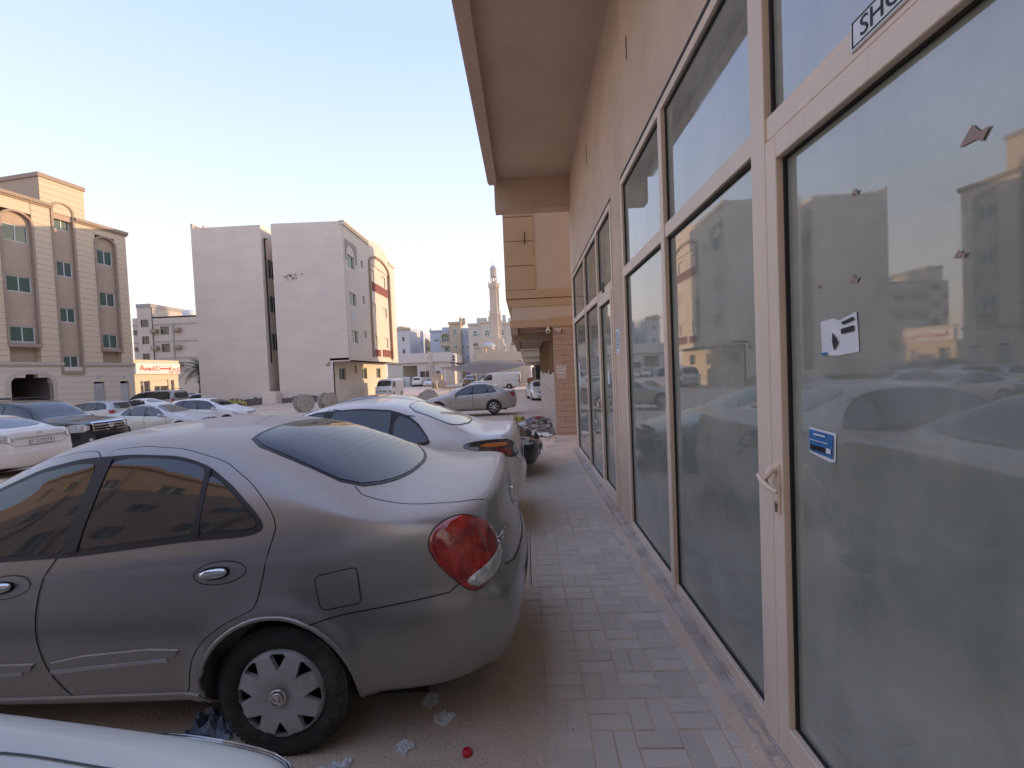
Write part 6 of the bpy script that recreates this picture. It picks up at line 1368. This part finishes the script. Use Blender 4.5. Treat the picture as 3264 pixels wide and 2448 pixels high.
def drums():
    M_WD = mat('weathered drum wood', (.48, .425, .355), .95, var=.2, scale=5, bump=.6, bscale=20, stretch=(1, 1, 4), stain=((.30, .25, .205), 3, .5, .6))
    r = thing('cable_drum', (0, 0, 0)); R_ = .62
    def disc(y):
        mb = MB()
        for k in range(9):
            a = -R_+k*2*R_/9; b = a+2*R_/9-.008; m_ = max(abs(a), abs(b))*.97; h = math.sqrt(max(.02, R_*R_-m_*m_))
            mb.box(a, b, y-.03, y+.03, -h, h)
        mb.lathe([(R_+.005, -.035), (R_+.012, 0), (R_+.005, .035), (R_-.03, .036), (R_-.03, -.036), (R_+.005, -.035)], 28, c=(0, y, 0), axis='y'); mb.lathe([(.0, -.045), (.13, -.045), (.13, .045), (0, .045)], 14, c=(0, y, 0), axis='y'); return mb
    disc(-.32).build('flange', M_WD, r); disc(.32).build('flange', M_WD, r)
    MB().lathe([(.30, -.29), (.30, .29)], 18, axis='y', smooth=False).build('core', M_WD, r)
    for ch in children(r): ch.location.z = R_
    g = 'wooden cable drums lying on the sand'
    def pl(o, x, y, z, rz, rx, label): o.location = (x, y, z); o.rotation_euler = (rx, 0, rz); tag(o, label, 'cable drum', g)
    pl(r, -15.6, 30.4, gz(-15.6, 30.4)+.02, RAD(55), 0, 'left of two pale cable drums standing before the bare block')
    pl(copy_tree(r), -14.1, 30.9, gz(-14.1, 30.9)+.06, RAD(68), 0, 'right of two pale cable drums standing before the bare block')
    pl(copy_tree(r), -11.9, 62.5, -.45, RAD(25), 0, 'cable drum in front of the small concrete hut'); r2 = copy_tree(r); r2.scale = (1.3, 1.3, 1.3)
    pl(r2, -8.0, 36.0, gz(-8, 36)-.62, RAD(35), RAD(-14), 'tilted half buried cable drum behind the silver saloon standing alone')
    r3 = copy_tree(r); pl(r3, -12.7, 62.0, -.45, RAD(80), 0, 'cable drum turned sideways beside the concrete hut')
def rubble():
    rnd = random.Random(11)
    cols = [('grey rubble', (.30, .275, .25)), ('pale rubble', (.42, .37, .32)), ('dark rubble', (.15, .13, .12)), ('brown rubble', (.26, .19, .14))]
    ms = [mat(n, c, .95, var=.25, scale=5, bump=.6, bscale=25) for n, c in cols]
    def stone(mb, x, y, z, s):
        bm = bmesh.new(); bmesh.ops.create_icosphere(bm, subdivisions=1, radius=s); sc = Vector((rnd.uniform(.6, 1.3), rnd.uniform(.6, 1.2), rnd.uniform(.35, .8))); rot = Matrix.Rotation(rnd.uniform(0, 6), 3, 'Z') @ Matrix.Rotation(rnd.uniform(-.5, .5), 3, 'X')
        for v in bm.verts: v.co = rot @ Vector((v.co.x*sc.x*rnd.uniform(.7, 1.25), v.co.y*sc.y*rnd.uniform(.7, 1.25), v.co.z*sc.z*rnd.uniform(.7, 1.2)))+Vector((x, y, z))
        mb.add([v.co[:] for v in bm.verts], [[v.index for v in f.verts] for f in bm.faces]); bm.free()
    mbs = [MB() for _ in ms]
    for k in range(620):
        t = rnd.random(); x = rnd.gauss(.36, .36)+.05; y = rnd.gauss(15.2, 1.3)
        if x > .80 or y < 12.4: continue
        hgt = .26*math.exp(-((x-.45)/.55)**2-((y-15.6)/1.9)**2); stone(mbs[rnd.choice((0, 0, 1, 1, 2, 3))], x, y, gz(x, y)+rnd.uniform(0, 1)*hgt, rnd.uniform(.03, .105))
    for k in range(90):
        x = rnd.uniform(-22, -15.5); y = 36.9-abs(rnd.gauss(0, .6)); stone(mbs[rnd.choice((0, 1, 1))], x, y, gz(x, y), rnd.uniform(.05, .22))
    for k in range(70):
        x = rnd.uniform(-14, -3); y = rnd.uniform(24, 38); stone(mbs[0], x, y, gz(x, y), rnd.uniform(.03, .10))
    for k in range(60):
        x = rnd.uniform(-.3, .8); y = rnd.uniform(9.4, 13); stone(mbs[rnd.choice((0, 1))], x, y, gz(x, y), rnd.uniform(.015, .06))
    root = None
    for mb, m, (n, c) in zip(mbs, ms, cols):
        o = mb.build('rubble', m, None, fix=False); tag(o, {'grey rubble': 'grey broken masonry in the rubble heap by the tiled corner', 'pale rubble': 'pale mortar lumps in the rubble heap by the tiled corner', 'dark rubble': 'dark stones in the rubble heap by the tiled corner', 'brown rubble': 'brown clods in the rubble heap by the tiled corner'}[n], 'rubble', kind='stuff')
    def rag(name, label, cat, x, y, z, s, m, seed, h=.5):
        rr = random.Random(seed); n = 16; vs = []; 
        for j in range(n):
            for i in range(n):
                u, v = i/(n-1)-.5, j/(n-1)-.5; k = nz(u*3+seed, v*3, 1.2, seed*1.3)+.55*nz(u*9, v*9, 1.1, seed)+.3*nz(u*20, v*20, 1, seed); vs.append((u*s*(1+.5*nz(u, v, 2, seed+3)), v*s*(1+.5*nz(v, u, 2, seed+5)), max(.004, (abs(k)*h*s+(.25-(u*u+v*v))*h*s*.8))))
        fs = [(j*n+i, j*n+i+1, (j+1)*n+i+1, (j+1)*n+i) for j in range(n-1) for i in range(n-1) if not ((i in (0, n-2) and j in (0, n-2)))]
        o = obj(name, mesh(name, vs, fs, False), m, None, (x, y, z), (0, 0, rr.uniform(0, 6))); tag(o, label, cat); o.modifiers.new('t', 'SOLIDIFY').thickness = .003; return o
    col = {'yellow': (.42, .34, .06), 'red': (.42, .05, .04), 'white': (.72, .72, .72), 'blue': (.22, .28, .38), 'black': (.03, .03, .03)}
    C_ = {k: mat(k+' plastic scrap', v, .5, var=.15, scale=9) for k, v in col.items()}
    rag('plastic_bag', 'yellow plastic bag on the left side of the rubble heap', 'litter', -.28, 16.2, gz(0, 16)+.02, .42, C_['yellow'], 3, .9)
    rag('cloth_scrap', 'red cloth scrap on top of the rubble heap', 'litter', .40, 15.6, gz(0, 16)+.22, .22, C_['red'], 5)
    rag('plastic_bag', 'blue grey plastic bag in the middle of the rubble heap', 'litter', .12, 15.2, gz(0, 16)+.10, .32, C_['blue'], 7, .6)
    rag('plastic_bag', 'white plastic bag crumpled in the rubble heap', 'litter', -.12, 15.0, gz(0, 15)+.06, .26, C_['white'], 9, .7)
    rag('plastic_bag', 'white plastic sheet lying on sand before the tiled corner', 'litter', .45, 12.3, gz(.3, 12.4)+.02, .42, C_['white'], 12, .25)
    rag('rubbish_bag', 'yellow and black rubbish bag at the left foot of the bare block', 'litter', -24.3, 35.8, gz(-24.3, 35.8)+.1, 1.5, C_['yellow'], 21, .5)
    rag('rubbish_bag', 'black rubbish bag beside the yellow one at the bare block', 'litter', -23.6, 35.4, gz(-23.6, 35.4), .9, C_['black'], 23, .4)
    rag('plastic_bag', 'blue plastic bag under the grey saloon behind its rear wheel', 'litter', -1.56, 2.06, -.01, .22, C_['blue'], 31, .5)
    rag('tissue', 'crumpled white tissue on the ground beside the rear tyre', 'litter', -.86, 1.80, ground_z(-.86, 1.80)-.001, .085, C_['white'], 33, .35)
    rag('tissue', 'small torn white tissue nearest the rear tyre', 'litter', -.93, 1.79, ground_z(-.93, 1.79)-.001, .05, C_['white'], 35, .35)
    rag('wrapper', 'silver wrapper under the rear bumper of the grey saloon', 'litter', -.61, 1.91, ground_z(-.61, 1.91)-.001, .07, C_['white'], 37, .4)
    rag('wrapper', 'thin pale wrapper near the pavement edge under the bumper', 'litter', -.46, 2.07, ground_z(-.46, 2.07)-.001, .08, C_['white'], 39, .35)
    rag('wrapper', 'pale leaf shaped wrapper deepest under the rear bumper', 'litter', -.55, 2.19, ground_z(-.55, 2.19)-.001, .08, C_['white'], 41, .3)
    z = ground_z(-.155, 1.70)
    tag(MB().lathe([(0, .024), (.014, .022), (.0205, .016), (.022, 0), (0, 0)], 20).build('bottle_cap', mat('bright red plastic', (.55, .012, .03), .3), None, (-.32, 1.87, ground_z(-.32, 1.87))), 'round red bottle cap on the sand at the bottom of the photo', 'bottle cap')
    rr = MB(); rr.lathe([(.055, 0), (.052, .006), (.046, .006), (.046, 0)], 28); tag(rr.build('plastic_lid_ring', C_['white'], None, (-.95, 1.74, ground_z(-.95, 1.74)+.002)), 'clear round plastic lid half buried beside the tyre', 'plastic lid')
    tag(MB().box(-.012, .012, -.010, .010, 0, .012, .004).build('red_scrap', C_['red'], None, (-.87, 1.74, ground_z(-.87, 1.74))), 'tiny red and white scrap between the tyre and the lid', 'litter')
    # grit: fine stones strewn near the camera
    g = MB()
    for k in range(2600):
        x = rnd.uniform(-2.2, 1.0); y = rnd.uniform(1.1, 6.5)
        if x > .1 and rnd.random() < .82: continue
        s = abs(rnd.gauss(0, .0022))+.0012; zz = ground_z(x, y) if x < 0 or x > .88 else pav_z(y)
        g.add([(x-s, y, zz-s*.3), (x, y-s, zz-s*.3), (x+s, y, zz-s*.3), (x, y+s, zz-s*.3), (x, y, zz+s*rnd.uniform(.6, 1.2))], [(0, 1, 4), (1, 2, 4), (2, 3, 4), (3, 0, 4)])
    tag(g.build('grit', ms[1], None, fix=False), 'fine grit strewn over the sand and paving', 'grit', kind='stuff')
    # broken slab at the far end of the pavement
    for k, (x, y, w, l, a, t) in enumerate(((.72, 9.75, .5, .8, .2, .05), (.45, 10.3, .45, .6, -.4, -.04), (.88, 10.9, .4, .7, .1, .03))):
        zz = gz(x, y)+.02; o = MB().prism([(-w/2, -l/2), (w*.35, -l/2-.05), (w/2, l*.3), (w*.1, l/2), (-w/2, l*.35)], -.04, .03, 'z').build('broken_slab', ms[1], None, (x, y, zz), (t, t*.7, a)); tag(o, ['broken concrete slab at the end of the shop kerb', 'middle broken slab between the kerb and the rubble', 'broken slab at the foot of the tiled corner'][k], 'slab')
ground(); pavement(); shop(); left_building(); bare_block(); far_buildings(); mosque(); neighbour(); behind()
hero_sedan(); cars(); canopy(); palm(); drums(); rubble()
